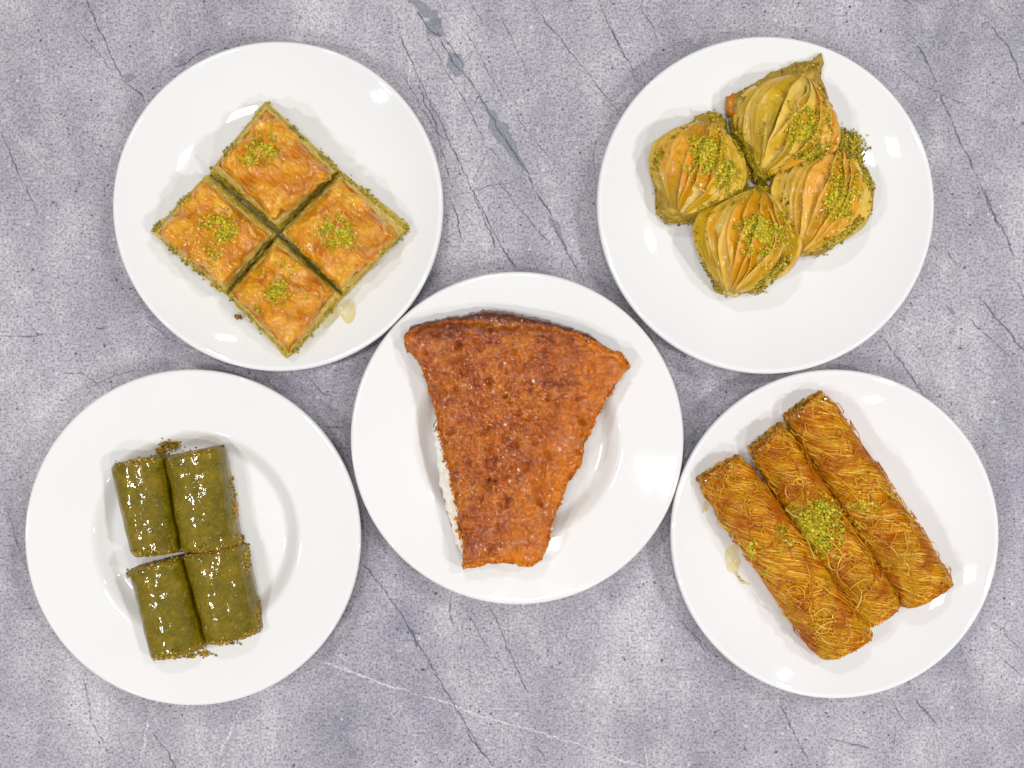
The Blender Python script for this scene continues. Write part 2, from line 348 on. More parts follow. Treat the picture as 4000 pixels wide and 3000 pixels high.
M = dict(
    table=m_table(), crack=m_crack('dark_vein_print', rgb(90, 92, 104), .34, .58, 18), blob=m_crack('grey_patch_print', rgb(126, 129, 139), .34, .56, 24),
    scratch=m_crack('pale_scuff_print', rgb(206, 203, 206), .38, .62, 12),
    cream_plate=m_porcelain('warm_white_porcelain', (.80, .797, .792)), plate=m_porcelain('white_porcelain', (.80, .80, .805)),
    crust=m_crust(), layers=m_layers('syrupy_filo_layers', (rgb(190, 158, 62), rgb(222, 194, 104), rgb(242, 222, 152))),
    base=m_layers('dark_syrupy_base', (rgb(140, 110, 22), rgb(184, 152, 44), rgb(216, 188, 84)), f=40),
    nut=m_layers('pistachio_filling', (rgb(158, 142, 34), rgb(194, 174, 52), rgb(216, 198, 84)), f=16, bump=6, coat=.2, sss=.2),
    crumb=m_crumb('ground_pistachio', [rgb(150, 158, 8), rgb(194, 184, 18), rgb(214, 194, 30), rgb(222, 204, 62), rgb(172, 172, 8), rgb(208, 172, 34), rgb(228, 208, 88), rgb(134, 146, 6), rgb(200, 188, 20), rgb(186, 144, 40)]),
    crumb_dark=m_crumb('syrup_soaked_pistachio', [rgb(136, 134, 14), rgb(166, 158, 24), rgb(192, 172, 36), rgb(158, 132, 30), rgb(124, 90, 20), rgb(202, 184, 56), rgb(176, 170, 20)], .5),
    cake=m_cake(), cream=m_simple('clotted_cream', [(.3, rgb(232, 216, 184)), (.5, rgb(248, 242, 230)), (.7, rgb(252, 250, 246))], 30, .5, 9, 5, coat=.2, sss=.4),
    cake_low=m_simple('lower_cake_layer', [(.3, rgb(120, 74, 18)), (.5, rgb(176, 120, 34)), (.7, rgb(206, 160, 66))], 22, .4, 8, 6, coat=.5, sss=.3, sr=(1, .5, .1)),
    cake_crumb=m_crumb('amber_cake_crumb', [rgb(190, 96, 12), rgb(214, 126, 20), rgb(226, 150, 40), rgb(168, 76, 8), rgb(222, 138, 20)], .8),
    nut_chop=m_crumb('chopped_syrupy_nuts', [rgb(128, 88, 20), rgb(160, 114, 30), rgb(184, 140, 46), rgb(108, 76, 14), rgb(150, 120, 24), rgb(206, 150, 34), rgb(226, 160, 30)], .8),
    crumb_side=m_crumb('side_ground_pistachio', [rgb(136, 138, 10), rgb(176, 166, 20), rgb(200, 180, 34), rgb(158, 150, 12), rgb(180, 146, 34), rgb(212, 192, 70), rgb(112, 118, 8), rgb(146, 116, 30)], .4),
    roll_crumb=m_crumb('olive_nut_crumb', [rgb(126, 102, 22), rgb(156, 128, 36), rgb(104, 90, 14), rgb(182, 150, 44), rgb(140, 104, 32), rgb(196, 162, 60)], .6),
    glint=m_crumb('painted_sparkle', [rgb(240, 168, 96), rgb(246, 192, 132), rgb(230, 146, 66), rgb(252, 224, 196), rgb(222, 130, 50)], 1),  # pale colours paint the sparkle of the wet cake top
    roll=m_roll(), rollnut=m_layers('chopped_nut_filling', (rgb(110, 84, 24), rgb(156, 126, 44), rgb(192, 164, 76)), f=12, bump=6, coat=.5, sss=.2),
    strand=m_strand(), core=m_simple('soaked_thread_core', [(.3, rgb(150, 86, 8)), (.5, rgb(184, 118, 12)), (.7, rgb(204, 146, 26))], 40, .4, 7, 6, coat=.5, sss=.2, sr=(1, .5, .1)),
    leaf=m_leaf(), syrup=m_syrup(), curl=m_simple('browned_filo_scrap', [(.3, rgb(178, 112, 20)), (.5, rgb(206, 146, 42)), (.7, rgb(226, 182, 86))], 40, .4, 12, 3, coat=.5, sss=.2),
)

# ------------------------------------------------------------------ tabletop with its printed veins
def build_table():
    x0, x1, y0, y1, th = -3600, 3600, -2900, 2900, 200
    b = 12
    def ring(i, z): return [(x0 + i, y0 + i, z), (x1 - i, y0 + i, z), (x1 - i, y1 - i, z), (x0 + i, y1 - i, z)]
    V, F = loft([ring(b, -th), ring(0, -th + b), ring(0, -b), ring(b, 0)])
    t = mesh('tabletop', V, F, M['table'], smooth=False); tag(t, 'mottled grey stone look tabletop with dark veins and pits', kind='structure')
    c4 = lambda pts: [(x, y) for x, y in pts]
    def cr(pts, s, ox, oy): return [(ox + x * s, oy + y * s) for x, y in pts]
    a, b2, c_, d, e = (.452, 0, 0), (.663, 1500, 0), (.7233, 1200, 2200), (.9036, 3400, 0), (1.085, 0, 1200)
    dark = [   # (points, view, width)
        ([(750, 0), (850, 240), (930, 400), (1000, 560), (1060, 690), (1130, 740), (1200, 800), (1250, 880)], a, 9), ([(640, 220), (760, 360), (860, 470), (940, 580), (1010, 620)], a, 5),
        ([(20, 1180), (80, 1290), (140, 1450), (200, 1570), (260, 1700), (320, 1850)], a, 7), ([(-300, 700), (-100, 960), (40, 1200)], a, 6), ([(1850, 410), (1700, 480), (1560, 570), (1500, 590)], a, 7),
        ([(1120, 870), (1180, 990)], a, 4), ([(0, 380), (70, 440)], a, 4),
        ([(190, 60), (250, 150), (330, 230), (400, 370), (480, 440), (540, 530), (600, 620), (650, 720), (720, 830), (780, 920), (840, 1020), (885, 1100)], b2, 10),
        ([(900, 1130), (970, 1250), (1000, 1330), (1060, 1440), (1110, 1540), (1150, 1640)], b2, 10),
        ([(240, 200), (320, 330), (400, 470), (480, 600), (530, 700), (570, 800), (600, 880)], b2, 6), ([(300, 170), (380, 260), (420, 330), (470, 380)], b2, 6),
        ([(90, 200), (180, 400), (240, 540), (310, 680), (360, 780), (420, 890), (470, 1000), (520, 1120), (570, 1240), (640, 1400), (660, 1480)], b2, 7),
        ([(190, 420), (240, 600), (300, 720), (340, 880), (370, 1000), (400, 1110)], b2, 6), ([(400, 1180), (430, 1270), (445, 1370), (470, 1430)], b2, 9),
        ([(860, 0), (950, 120), (1050, 240), (1140, 350), (1260, 510), (1390, 680)], b2, 6), ([(1270, 20), (1340, 180), (1420, 320), (1500, 500)], b2, 6), ([(1340, 160), (1400, 300), (1430, 350)], b2, 9),
        ([(640, 1020), (740, 1160), (840, 1280), (920, 1370), (980, 1440)], b2, 6), ([(530, 1130), (600, 1280), (680, 1430), (770, 1580)], b2, 6), ([(700, 1460), (750, 1540), (775, 1590)], b2, 9),
        ([(380, 1175), (450, 1145), (520, 1130), (600, 1105), (680, 1090), (800, 1060)], b2, 4), ([(670, 840), (600, 910), (550, 1000), (530, 1060)], b2, 5), ([(510, 10), (550, 70), (580, 150)], b2, 7),
        ([(700, 100), (760, 260), (830, 400), (900, 530)], b2, 4), ([(480, 190), (560, 320), (620, 440), (720, 600)], b2, 4), ([(340, 0), (400, 110)], b2, 5), ([(555, 560), (530, 640), (500, 660)], b2, 4),
        ([(1480, -40), (1560, 120), (1640, 300)], b2, 5), ([(770, 660), (860, 800), (1000, 960)], b2, 3), ([(330, 860), (345, 940)], b2, 8), ([(620, 870), (690, 950)], b2, 5), ([(1250, 820), (1235, 920), (1240, 1040)], b2, 5),
        ([(300, 0), (410, 130), (500, 260), (560, 370), (640, 500), (720, 640), (800, 790), (860, 890), (930, 1000), (1000, 1105)], c_, 8), ([(540, 330), (580, 400), (600, 470)], c_, 14), ([(850, 880), (900, 970), (940, 1010)], c_, 14),
        ([(780, 150), (775, 250), (785, 340)], c_, 9), ([(820, 190), (900, 320), (1000, 490), (1040, 545)], c_, 3), ([(985, 230), (1050, 370), (1080, 460), (1150, 600), (1190, 700)], c_, 6), ([(1400, 390), (1430, 450)], c_, 6), ([(1230, 980), (1300, 1080)], c_, 6),
        ([(185, 180), (230, 240), (285, 360)], d, 14), ([(300, 400), (340, 490), (385, 600), (430, 690), (470, 780), (520, 900), (580, 1010), (620, 1110)], d, 8), ([(490, 820), (530, 920), (560, 980)], d, 10),
        ([(530, 120), (575, 170), (610, 220), (655, 350)], d, 8), ([(540, 10), (600, 60)], d, 5), ([(640, 1220), (664, 1290), (700, 1400)], d, 10), ([(470, 1280), (540, 1370), (600, 1440), (700, 1560)], d, 8), ([(430, 1380), (540, 1480), (620, 1560)], d, 5),
        ([(40, 1450), (100, 1520), (160, 1600), (200, 1659), (280, 1780)], d, 7), ([(268, 1060), (292, 1085)], d, 20), ([(320, 1060), (380, 1160)], d, 6), ([(190, 1490), (230, 1535)], d, 11), ([(150, 0), (180, 20)], d, 12),
        ([(0, 105), (120, 108), (160, 100)], e, 7), ([(225, 240), (290, 235), (350, 270), (390, 255), (500, 225)], e, 5), ([(345, 70), (380, 78)], e, 14), ([(530, 60), (640, 130), (780, 190), (900, 230)], e, 4), ([(950, 240), (1000, 300)], e, 9),
        ([(550, 1530), (600, 1600), (660, 1700)], e, 6), ([(1100, 240), (1160, 310), (1200, 320)], e, 5), ([(1160, 430), (1240, 435)], e, 6), ([(20, 700), (60, 850), (120, 1000)], e, 4), ([(300, 1330), (330, 1480), (390, 1620)], e, 4),
    ]
    low = (.633, 2600, 2200)
    dark += [([(710, 880), (760, 980), (800, 1060), (850, 1150), (885, 1225)], low, 9), ([(1390, 840), (1450, 950), (1510, 1000)], low, 6), ([(1550, 840), (1620, 930), (1690, 1010)], low, 10), ([(1000, 1080), (1120, 1110), (1290, 1150)], low, 7),
             ([(2000, 360), (2080, 410), (2130, 470), (2200, 540)], low, 8), ([(1420, 1030), (1400, 1170)], low, 5), ([(70, 330), (200, 470), (260, 560)], low, 5), ([(2040, 560), (2200, 700)], low, 5)]
    pale = [([(100, 540), (350, 630), (700, 740), (960, 830), (1240, 910), (1500, 990), (1700, 1060), (1850, 1105), (2000, 1180)], c_, 11), ([(1685, 200), (1665, 380), (1640, 650)], c_, 8), ([(1055, 860), (1045, 1080)], c_, 7),
            ([(1820, 950), (1840, 1106)], c_, 14), ([(545, 1450), (520, 1570), (500, 1659)], e, 13), ([(870, 1440), (790, 1620)], e, 12), ([(1150, 1270), (1260, 1310), (1382, 1360)], e, 9), ([(85, 0), (80, 200)], e, 8), ([(165, 200), (150, 400), (145, 580)], b2, 9),
            ([(1350, 205), (1480, 210)], b2, 6), ([(1380, 268), (1520, 268)], b2, 9), ([(1340, 603), (1440, 605)], b2, 6), ([(250, 1240), (340, 1400)], (.452, 0, 0), 8), ([(390, 415), (450, 425)], d, 8)]
    blobs = [([(160, -20), (250, 60), (290, 110), (330, 170)], b2, [30, 60, 60, 30]), ([(240, 120), (300, 170), (370, 210)], b2, [20, 45, 10]), ([(385, 300), (420, 370), (450, 420), (490, 440)], b2, [14, 42, 40, 8]), ([(560, 570), (610, 640), (650, 700), (690, 780), (760, 890), (840, 1020)], b2, [12, 22, 34, 62, 26, 8]),
             ([(465, 520), (495, 545)], b2, [14, 14]), ([(330, 1325), (370, 1355)], d, [22, 26]), ([(975, 1270), (1010, 1330), (1060, 1440)], b2, [14, 22, 8]), ([(1060, 650), (1110, 680), (1180, 655)], a, [40, 60, 20]), ([(1540, 545), (1590, 530)], a, [40, 40])]
    rr = random.Random(5)
    for _ in range(9):                        # faint hairlines that follow the same grain
        x, y = rr.uniform(-200, 4200), rr.uniform(-200, 3200); pts = [(x, y)]; an = rr.gauss(1.02, .16)
        for _k in range(rr.randint(3, 7)): an += rr.gauss(0, .1); L = rr.uniform(25, 75); x += L * math.cos(an); y += L * math.sin(an); pts.append((x, y))
        (dark if rr.random() < .8 else pale).append((pts, (1, 0, 0), rr.uniform(3, 5.5)))
    z = .3
    T_ = t
    def run(lst, name, m):
        nonlocal z
        for i, (p, v, w) in enumerate(lst):
            z += .035
            P = np.array(cr(p, *v), float)
            ribbon_obj(name, p, v, w, m, z, i + len(name) * 31)
    def ribbon_obj(name, pts, view, w, m, z, seed):
        P = np.array(cr(pts, *view), float); w = w if isinstance(w, list) else w * .46; seg = np.linalg.norm(np.diff(P, axis=0), axis=1); c = np.concatenate([[0], np.cumsum(seg)]); n = max(4, int(c[-1] / 7)); s = np.linspace(0, c[-1], n)
        Q = np.stack([np.interp(s, c, P[:, 0]), np.interp(s, c, P[:, 1])], -1)
        ww = np.interp(s, c, w) if isinstance(w, list) else np.full(n, float(w))
        T = np.gradient(Q, axis=0); T /= np.linalg.norm(T, axis=1, keepdims=True) + 1e-9; N = np.stack([-T[:, 1], T[:, 0]], -1)
        Q = Q + N * (fbm(s / 45, 0, seed, seed, 4, .7) * 9)[:, None]
        k2 = .35 if isinstance(w, list) else .9
        wl = ww * (.9 + k2 * vn(s / 16, 1, 0, seed) + .5 * vn(s / 60, 3, 0, seed)); wr = ww * (.9 + k2 * vn(s / 13, 2, 0, seed + 1) + .5 * vn(s / 60, 3, 0, seed))
        tap = np.clip(np.minimum(s, c[-1] - s) / 40 + .25, 0, 1); wl = np.clip(wl, 1.2, None) * tap; wr = np.clip(wr, 1.2, None) * tap
        X = np.stack([Q - N * (wl * .75)[:, None], Q - N * (wl * .42)[:, None], Q + N * (wr * .42)[:, None], Q + N * (wr * .75)[:, None]], 1).reshape(-1, 2)
        V = W(X[:, 0], X[:, 1], z); i = np.arange(n - 1)[:, None] * 4; j = np.arange(3)[None]
        q = np.stack([i + j, i + j + 1, i + 4 + j + 1, i + 4 + j], -1).reshape(-1, 4)
        return mesh(name, V, [q[:, ::-1]], m, T_, attr={'edge': np.tile([0, 1, 1, 0], n)})
    run(blobs, 'grey_patch', M['blob']); run(pale, 'pale_scuff', M['scratch']); run(dark, 'dark_vein', M['crack'])
build_table()

# ------------------------------------------------------------------ plates
PLATES = {}
def prof(kind, t):
    t = np.asarray(t, float)
    if kind == 'coupe':
        s = np.clip((t - .50) / .50, 0, 1); return 32 + 86 * s ** 1.75
    return 34 + 50 * sm((t - .515) / .12) + 40 * np.clip((t - .60) / .40, 0, 1) ** 1.15
def plate(key, cx, cy, r, kind, m, label, group):
    zr = 118 if kind == 'coupe' else 120; o = W(cx, cy, zr); Rw = r * (H - zr) / H; x, y = o[0], o[1]; n = 224
    PLATES[key] = (kind, x, y, Rw)
    lip = 13.0; sl = (float(prof(kind, .975)) - float(prof(kind, .965))) / (.01 * Rw); ph = math.atan(sl); rc = Rw - lip - lip * math.sin(ph); te = rc / Rw
    ts = np.concatenate([np.linspace(.01, .46, 10), np.linspace(.48, te, 44)])
    p = [(t * Rw, float(prof(kind, t))) for t in ts]; ze = p[-1][1]
    ccx, ccz = rc + lip * math.sin(ph), ze - lip * math.cos(ph)
    for a in np.linspace(90 + math.degrees(ph), -70, 15)[1:]:   # rounded rim
        p.append((ccx + lip * math.cos(math.radians(a)), ccz + lip * math.sin(math.radians(a))))
    p += [(t * Rw, float(prof(kind, t)) - 24) for t in np.linspace(.93, .62, 14)]
    p += [(.585 * Rw, 10), (.575 * Rw, 1), (.56 * Rw, 0), (.545 * Rw, 1), (.53 * Rw, 10), (.3 * Rw, 11), (.02 * Rw, 11)]
    th = np.arange(n) / n * 2 * np.pi
    rings = [np.stack([q * np.cos(th) + x, q * np.sin(th) + y, np.full(n, z)], -1) for q, z in p]
    wob = 1 + .0016 * np.sin(2 * th + cx) + .001 * np.sin(3 * th + cy)
    rings = [np.stack([(g[:, 0] - x) * wob + x, (g[:, 1] - y) * wob + y, g[:, 2]], -1) for g in rings]
    V, F = loft(rings[::-1]); ob = mesh('plate', V, F, m, None, (x, y, 0)); ob.location = (x * S, y * S, 0)
    tag(ob, label, 'plate', group); PLATES[key + '_mesh'] = (V, F)
def pz(key, x, y):
    kind, px, py, Rw = PLATES[key]; return prof(kind, np.hypot(np.asarray(x) - px, np.asarray(y) - py) / Rw)
plate('a', 1083, 803, 648, 'coupe', M['plate'], 'round white rimless plate holding four square baklava pieces', 'white dessert plates')
plate('b', 2994, 798, 662, 'coupe', M['plate'], 'round white rimless plate holding four pleated shell shaped pastries', 'white dessert plates')
plate('c', 2020, 1712, 652, 'rim', M['cream_plate'], 'white wide rimmed plate in the middle under the amber cake slice', 'white dessert plates')
plate('d', 751, 2100, 658, 'rim', M['cream_plate'], 'white wide rimmed plate under the four glossy green rolls', 'white dessert plates')
plate('e', 3265, 2089, 645, 'coupe', M['plate'], 'round white rimless plate under three rolls of golden pastry threads', 'white dessert plates')

# ------------------------------------------------------------------ square baklava
def c1(*p): return [(550 + x * .663, 350 + y * .663) for x, y in p]
def quad_outline(q, n, amp, seed, corner=.0):
    P = resample(q, n * 4); return rough(P, amp, 26, seed, amp * .5, 9)
def seam(p):                                    # distance to the two cuts between the four squares
    r = 1e9
    for a, b in ((c1((408, 498))[0], c1((1198, 1220))[0]), (c1((1170, 475))[0], c1((507, 1214))[0])):
        d = np.subtract(b, a); r = min(r, abs(d[0] * (p[1] - a[1]) - d[1] * (p[0] - a[0])) / math.hypot(*d))
    return r
def baklava(base, top, label, seed, crumbs):
    zt = 172
    bq = np.array(c1(*base)); tq = np.array(c1(*top)); c = bq.mean(0); ow = W(c[0], c[1], 40); ow[2] = float(pz('a', ow[0], ow[1]))
    rt = root('square_baklava', ow, label, 'baklava', 'square baklava pieces'); sol = Solid(); n = 46
    K = 13; groups = {'bottom_filo_layers': (range(0, 3), 'layers'), 'pistachio_filling': (range(3, 6), 'nut'), 'upper_filo_layers': (range(6, K), 'layers')}
    for nm, (ks, m) in groups.items():
        parts = []
        for k in ks:
            f = (k + .5) / K; z = 40 + (zt - 22 - 40) * k / K; z2 = 40 + (zt - 22 - 40) * (k + .92) / K
            ff = f ** 1.3; q = bq * (1 - ff) + tq * ff; q = q.mean(0) + (q - q.mean(0)) * (1.0 if nm != 'pistachio_filling' else 1.012)
            P = quad_outline(q, n, 4.5 if m == 'layers' else 6.5, seed * 50 + k); B = W(P[:, 0], P[:, 1], z); T = W(P[:, 0], P[:, 1], z2)
            low = pz('a', B[:, 0], B[:, 1]) + 1 + 2 * k; lift = np.maximum(0, low - z); d = 3.2 * vn(P[:, 0] / 22, P[:, 1] / 22, k, seed); B[:, 2] += lift + d; T[:, 2] += np.maximum(0, low + 4 - z2) + d
            Mi = (B + T) / 2; Mi[:, :2] += (Mi[:, :2] - Mi[:, :2].mean(0)) * .012
            Ti = T.copy(); Ti[:, :2] = T[:, :2].mean(0) + (T[:, :2] - T[:, :2].mean(0)) * .93
            parts.append(loft([B, Mi, T, Ti]))
        V, F = join(parts); sol.add(V, F); mesh(nm, V, F, M[m], rt, ow)
    # wrinkled top sheet
    tq = tq.mean(0) + (tq - tq.mean(0)) * 1.06; a = 84; u, v = np.meshgrid(np.linspace(0, 1, a), np.linspace(0, 1, a), indexing='ij')
    X = sum(w[..., None] * tq[i] for i, w in enumerate(((1 - u) * (1 - v), u * (1 - v), u * v, (1 - u) * v)))
    d = np.minimum(np.minimum(u, 1 - u), np.minimum(v, 1 - v)) * 300; cx_ = (X - tq.mean(0))
    X = X + cx_ / 220 * (20 * vn(X[..., 0] / 44, X[..., 1] / 44, 0, seed + 9) * sm(1 - d / 60) + 5 * vn(X[..., 0] / 12, X[..., 1] / 12, 0, seed + 8) * sm(1 - d / 14))[..., None]
    rx, ry = X[..., 0] * .8 + X[..., 1] * .6, -X[..., 0] * .6 + X[..., 1] * .8
    z = zt + 2 + 20 * (1 - (2 * u - 1) ** 2) * (1 - (2 * v - 1) ** 2) + 18 * fbm(X[..., 0] / 90, X[..., 1] / 90, 0, seed, 3) + 11 * ridge(rx / 70, ry / 34, seed + 3, 3) * sm(d / 14) + 3.2 * ridge(rx / 22, ry / 14, seed + 4, 2) - (14 + 12 * vn(X[..., 0] / 50, X[..., 1] / 50, 0, seed + 12)) * (1 - sm(d / 24)) ** 1.6
    edge = sm(1 - d / 16) ; P = W(X[..., 0], X[..., 1], z)
    V, F = grid_shell(P, 5); sol.add(V, F); mesh('golden_top_sheet', V, F, M['crust'], rt, ow, attr={'edge': np.tile(edge.ravel(), 2)})
    Pm = quad_outline(tq * .995 + tq.mean(0) * .005, n, 4, seed * 50 + 40); B = W(Pm[:, 0], Pm[:, 1], zt - 26); T = W(Pm[:, 0], Pm[:, 1], zt - 17)
    V, F = loft([B, T]); mesh('under_sheet', V, F, M['curl'], rt, ow)
    sol.done()
    pts = []
    for x, y, sx, sy, nn in crumbs: (x, y), = c1((x, y)); pts += clumpy(gauss(x, y, sx * .663, sy * .663, nn), 26, -.35, seed)
    for _ in range(16): w = G.dirichlet([1, 1, 1, 1]); pts.append(tuple((tq * w[:, None]).sum(0)))
    drop(sol, pts, 2.8, 5.4, 'pistachio_sprinkle', M['crumb'], rt, ow, pile=6, minz=zt - 30)
    loop = list(map(tuple, (bq * .84 + tq * .16))); loop.append(loop[0])
    lim = (bq[:, 0] + bq[:, 1] * 1.05).mean() - 60; pts = clumpy(along(loop, 1500, 6), 34, .16, seed + 60)
    sol.add(*PLATES['a_mesh']); sol.done(); pts = [p for p in pts if R.random() < ((.95 if (p[0] + p[1] * 1.05) < lim else .5) if seam(p) > 17 else .05)] + along(loop, 45, 8); drop(sol, pts, 2.8, 5.8, 'side_pistachio', M['crumb_side'], rt, ow, pile=3)
    return sol
B = []
B.append(baklava([(735, 72), (1168, 468), (822, 838), (405, 494)], [(740, 136), (1112, 492), (785, 752), (476, 445)], 'topmost golden baklava square, small green sprinkle near its upper corner', 1, [(715, 360, 48, 36, 190), (640, 410, 36, 22, 40), (780, 270, 22, 16, 12)]))
B.append(baklava([(1172, 474), (1590, 806), (1202, 1216), (824, 846)], [(1184, 540), (1500, 862), (1180, 1150), (868, 846)], 'rightmost baklava square with round glossy blister and round pile of ground pistachio', 2, [(1150, 830, 58, 42, 240), (1190, 890, 62, 34, 90)]))
B.append(baklava([(400, 500), (810, 848), (507, 1212), (66, 838)], [(372, 560), (728, 852), (478, 1138), (124, 846)], 'leftmost baklava square with scattered pistachio and a small dark red speck', 3, [(450, 790, 56, 32, 130), (510, 850, 44, 26, 90), (440, 950, 70, 60, 60)]))
B.append(baklava([(816, 856), (1200, 1220), (880, 1582), (508, 1216)], [(800, 928), (1126, 1196), (872, 1524), (550, 1200)], 'bottom baklava square with thin dark olive pistachio smear in the middle', 4, [(790, 1170, 52, 40, 80), (800, 1210, 30, 34, 60), (690, 1290, 18, 14, 30), (850, 1100, 70, 80, 50)]))

# ------------------------------------------------------------------ syrup puddles and loose crumbs
def puddle(key, pts, view, label, seed, h=3):
    s, ox, oy = view; P = np.array([(ox + x * s, oy + y * s) for x, y in pts], float); Q = resample(P, 90)
    for _ in range(14): Q = (np.roll(Q, 1, 0) + Q * 2 + np.roll(Q, -1, 0)) / 4
    Q = Q.mean(0) + (Q - Q.mean(0)) * 1.04; Q = rough(Q, 3, 22, seed)
    A = W(Q[:, 0], Q[:, 1], 45); kz = pz(key, A[:, 0], A[:, 1]); A = W(Q[:, 0], Q[:, 1], kz); c = A.mean(0); rings = []
    for f, hh in ((1.0, .4), (.93, .7), (.8, .95), (.5, 1), (.2, 1)):
        X = c + (A - c) * f; X[:, 2] = pz(key, X[:, 0], X[:, 1]) + h * hh; rings.append(X)
    B0 = rings[0].copy(); B0[:, 2] -= h * .4 - .3
    V, F = loft([B0] + rings); o = mesh('syrup_puddle', V, F, M['syrup'], None, tuple(c)); o.location = tuple(c * S); tag(o, label, 'syrup')
v1 = (.663, 550, 350)
puddle('a', [(1180, 1250), (1250, 1230), (1268, 1330), (1230, 1390), (1190, 1360), (1195, 1310), (1150, 1350), (1085, 1415), (1070, 1380), (1110, 1320)], v1, 'amber syrup pool at the lower right edge of the bottom baklava', 3, 3.5)
v5 = (.693, 2650, 1480)
puddle('e', [(270, 950), (330, 930), (350, 1030), (330, 1100), (280, 1090), (262, 1010)], v5, 'clear round syrup drip left of the thread rolls', 5, 4)
puddle('e', [(330, 1080), (350, 1130), (405, 1150), (398, 1160), (345, 1150), (318, 1100)], v5, 'thin curved tail of syrup on the plate left of the thread rolls', 6, 3)
puddle('e', [(150, 690), (185, 700), (160, 740), (132, 755)], v5, 'small syrup smear under the upper left end of the thread rolls', 7, 3)
v4 = (.573, 380, 1650)
puddle('d', [(560, 895), (680, 870), (850, 848), (840, 872), (700, 900), (580, 925)], v4, 'shiny syrup line between the upper and lower green rolls', 8, 6)

# ------------------------------------------------------------------ amber cake slice with cream
def c3(*p): return [(1450 + x * .7233, 1100 + y * .7233) for x, y in p]
def cake():
    top = c3((185, 275), (178, 345), (215, 400), (262, 440), (290, 520), (318, 620), (345, 720), (358, 800), (382, 880), (405, 960), (432, 1060), (446, 1140), (466, 1250), (476, 1340), (500, 1440), (498, 1550), (560, 1540), (640, 1528), (720, 1524), (800, 1530), (870, 1540), (925, 1500), (945, 1430), (968, 1360), (985, 1290), (1012, 1210), (1060, 1100), (1100, 1030), (1130, 990), (1148, 900), (1180, 820), (1222, 735), (1255, 670), (1300, 590), (1350, 520), (1395, 452), (1352, 390), (1290, 365), (1220, 332), (1120, 292), (990, 258), (860, 240), (700, 236), (560, 214), (420, 210), (290, 232))
    out = c3((230, 232), (300, 212), (400, 188), (520, 168), (600, 148), (700, 152), (800, 172), (900, 186), (1000, 218), (1080, 240), (1150, 262), (1210, 300), (1262, 342), (1310, 372), (1352, 385))
    zt = 196; c2 = np.array(top).mean(0); ow = W(c2[0], c2[1], 60); ow[2] = float(pz('c', ow[0], ow[1]))
    rt = root('cake_slice', ow, 'large syrup soaked amber cake slice with white cream filling on the middle plate', 'cake'); n = 520; sol = Solid()
    T2 = resample(top, n); T2 = rough(T2, 4.5, 34, 2, 4, 9)
    cc = np.array([c2[0] - 10, c2[1] - 90])
    rng = np.random.default_rng(3); cr = []
    for _ in range(150): cr.append((rng.uniform(1620, 2400), rng.uniform(1250, 2200), rng.uniform(7, 19) * (1.5 if rng.random() < .15 else 1), rng.uniform(3, 9), rng.uniform(0, 3), rng.uniform(.5, 1)))
    for x, y, r in ((500, 480, 30), (975, 470, 24), (620, 810, 34), (790, 885, 16), (630, 1065, 18), (715, 1190, 42), (430, 810, 30), (830, 1010, 26), (725, 620, 18), (640, 540, 26), (860, 540, 22), (910, 1190, 24), (950, 930, 24), (400, 600, 22), (1140, 760, 26)): 
        (a, b), = c3((x, y)); cr.append((a, b, r * .62, 10, rng.uniform(0, 3), .7))
    def zfun(x, y):
        z = 6 * fbm(x / 110, y / 110, 0, 4, 3) + 7 * fbm(x / 26, y / 26, 0, 7, 3) + 6.5 * vn(x / 12, y / 12, 0, 8)
        for a, b, r, dp, an, asp in cr:
            dx, dy = x - a, y - b; u = dx * math.cos(an) + dy * math.sin(an); w = (-dx * math.sin(an) + dy * math.cos(an)) / asp; q = (u * u + w * w) / (r * r); z = z - 1.7 * dp * np.exp(-q * q * .8)
        return z
    fr = 1 - np.linspace(0, 1, 104) ** 1.0 * .985; rings = []; tone = []
    T3 = T2[:, :]
    def world(P2, z): return W(P2[:, 0], P2[:, 1], z)
    def side_tone(P2, inset):                   # +1 at the soft pale right and left rims, -1 along the baked back
        u = sm((P2[:, 0] - (2215 - (P2[:, 1] - 1400) * .42)) / 120) * .75 + sm(1 - inset / 26) * .6 + .55 * sm((P2[:, 1] - 2120) / 90) + .45 * sm((1640 - P2[:, 0]) / 60)
        b = sm((1325 + ((P2[:, 0] - 1900) / 620) ** 2 * 60 - P2[:, 1]) / 50) * .55
        nn = .35 * fbm(P2[:, 0] / 50, P2[:, 1] / 50, 0, 12, 3)
        return np.clip(u * (1 + nn * 1.5) - b + nn * .3, -.8, 1)
    # lower ring of the top layer: pushed out at the back (north) where the sloping crust shows
    O2 = np.array(out)
    def push(P2, k):
        tt = sm((1440 - P2[:, 1]) / 90); yo = np.interp(P2[:, 0], O2[:, 0], O2[:, 1]); Q = P2.copy(); msk = (P2[:, 1] < 1440) & (P2[:, 0] > 1600) & (P2[:, 0] < 2425)
        yy = P2[:, 1] + (yo - P2[:, 1]) * np.clip((1400 + 0 - P2[:, 1]) / 60, 0, 1) * k; Q[:, 1] = np.where(msk & (P2[:, 1] > yo), yy, P2[:, 1]); return Q
    zb_top = 118
    lowr = rough(push(T2, 1.0), 4, 20, 31, 3, 9)
    for f, kk in ((0, 1.0), (.35, .95), (.7, .7), (.9, .35)):
        z = zb_top + (zt - 16 - zb_top) * f; P = T2 + (lowr - T2) * kk; P = cc + (P - cc) * (1.0 - .012 * (1 - f)); P = rough(P, 3.5, 12, 40 + int(f * 10), 2.5, 7); A = world(P, z); rings.append(A)
        back = sm((1300 + ((P[:, 0] - 1950) / 560) ** 2 * 150 - P[:, 1]) / 40); tone.append(np.clip(.75 * (1 - back) - 1.1 * back, -1, 1))
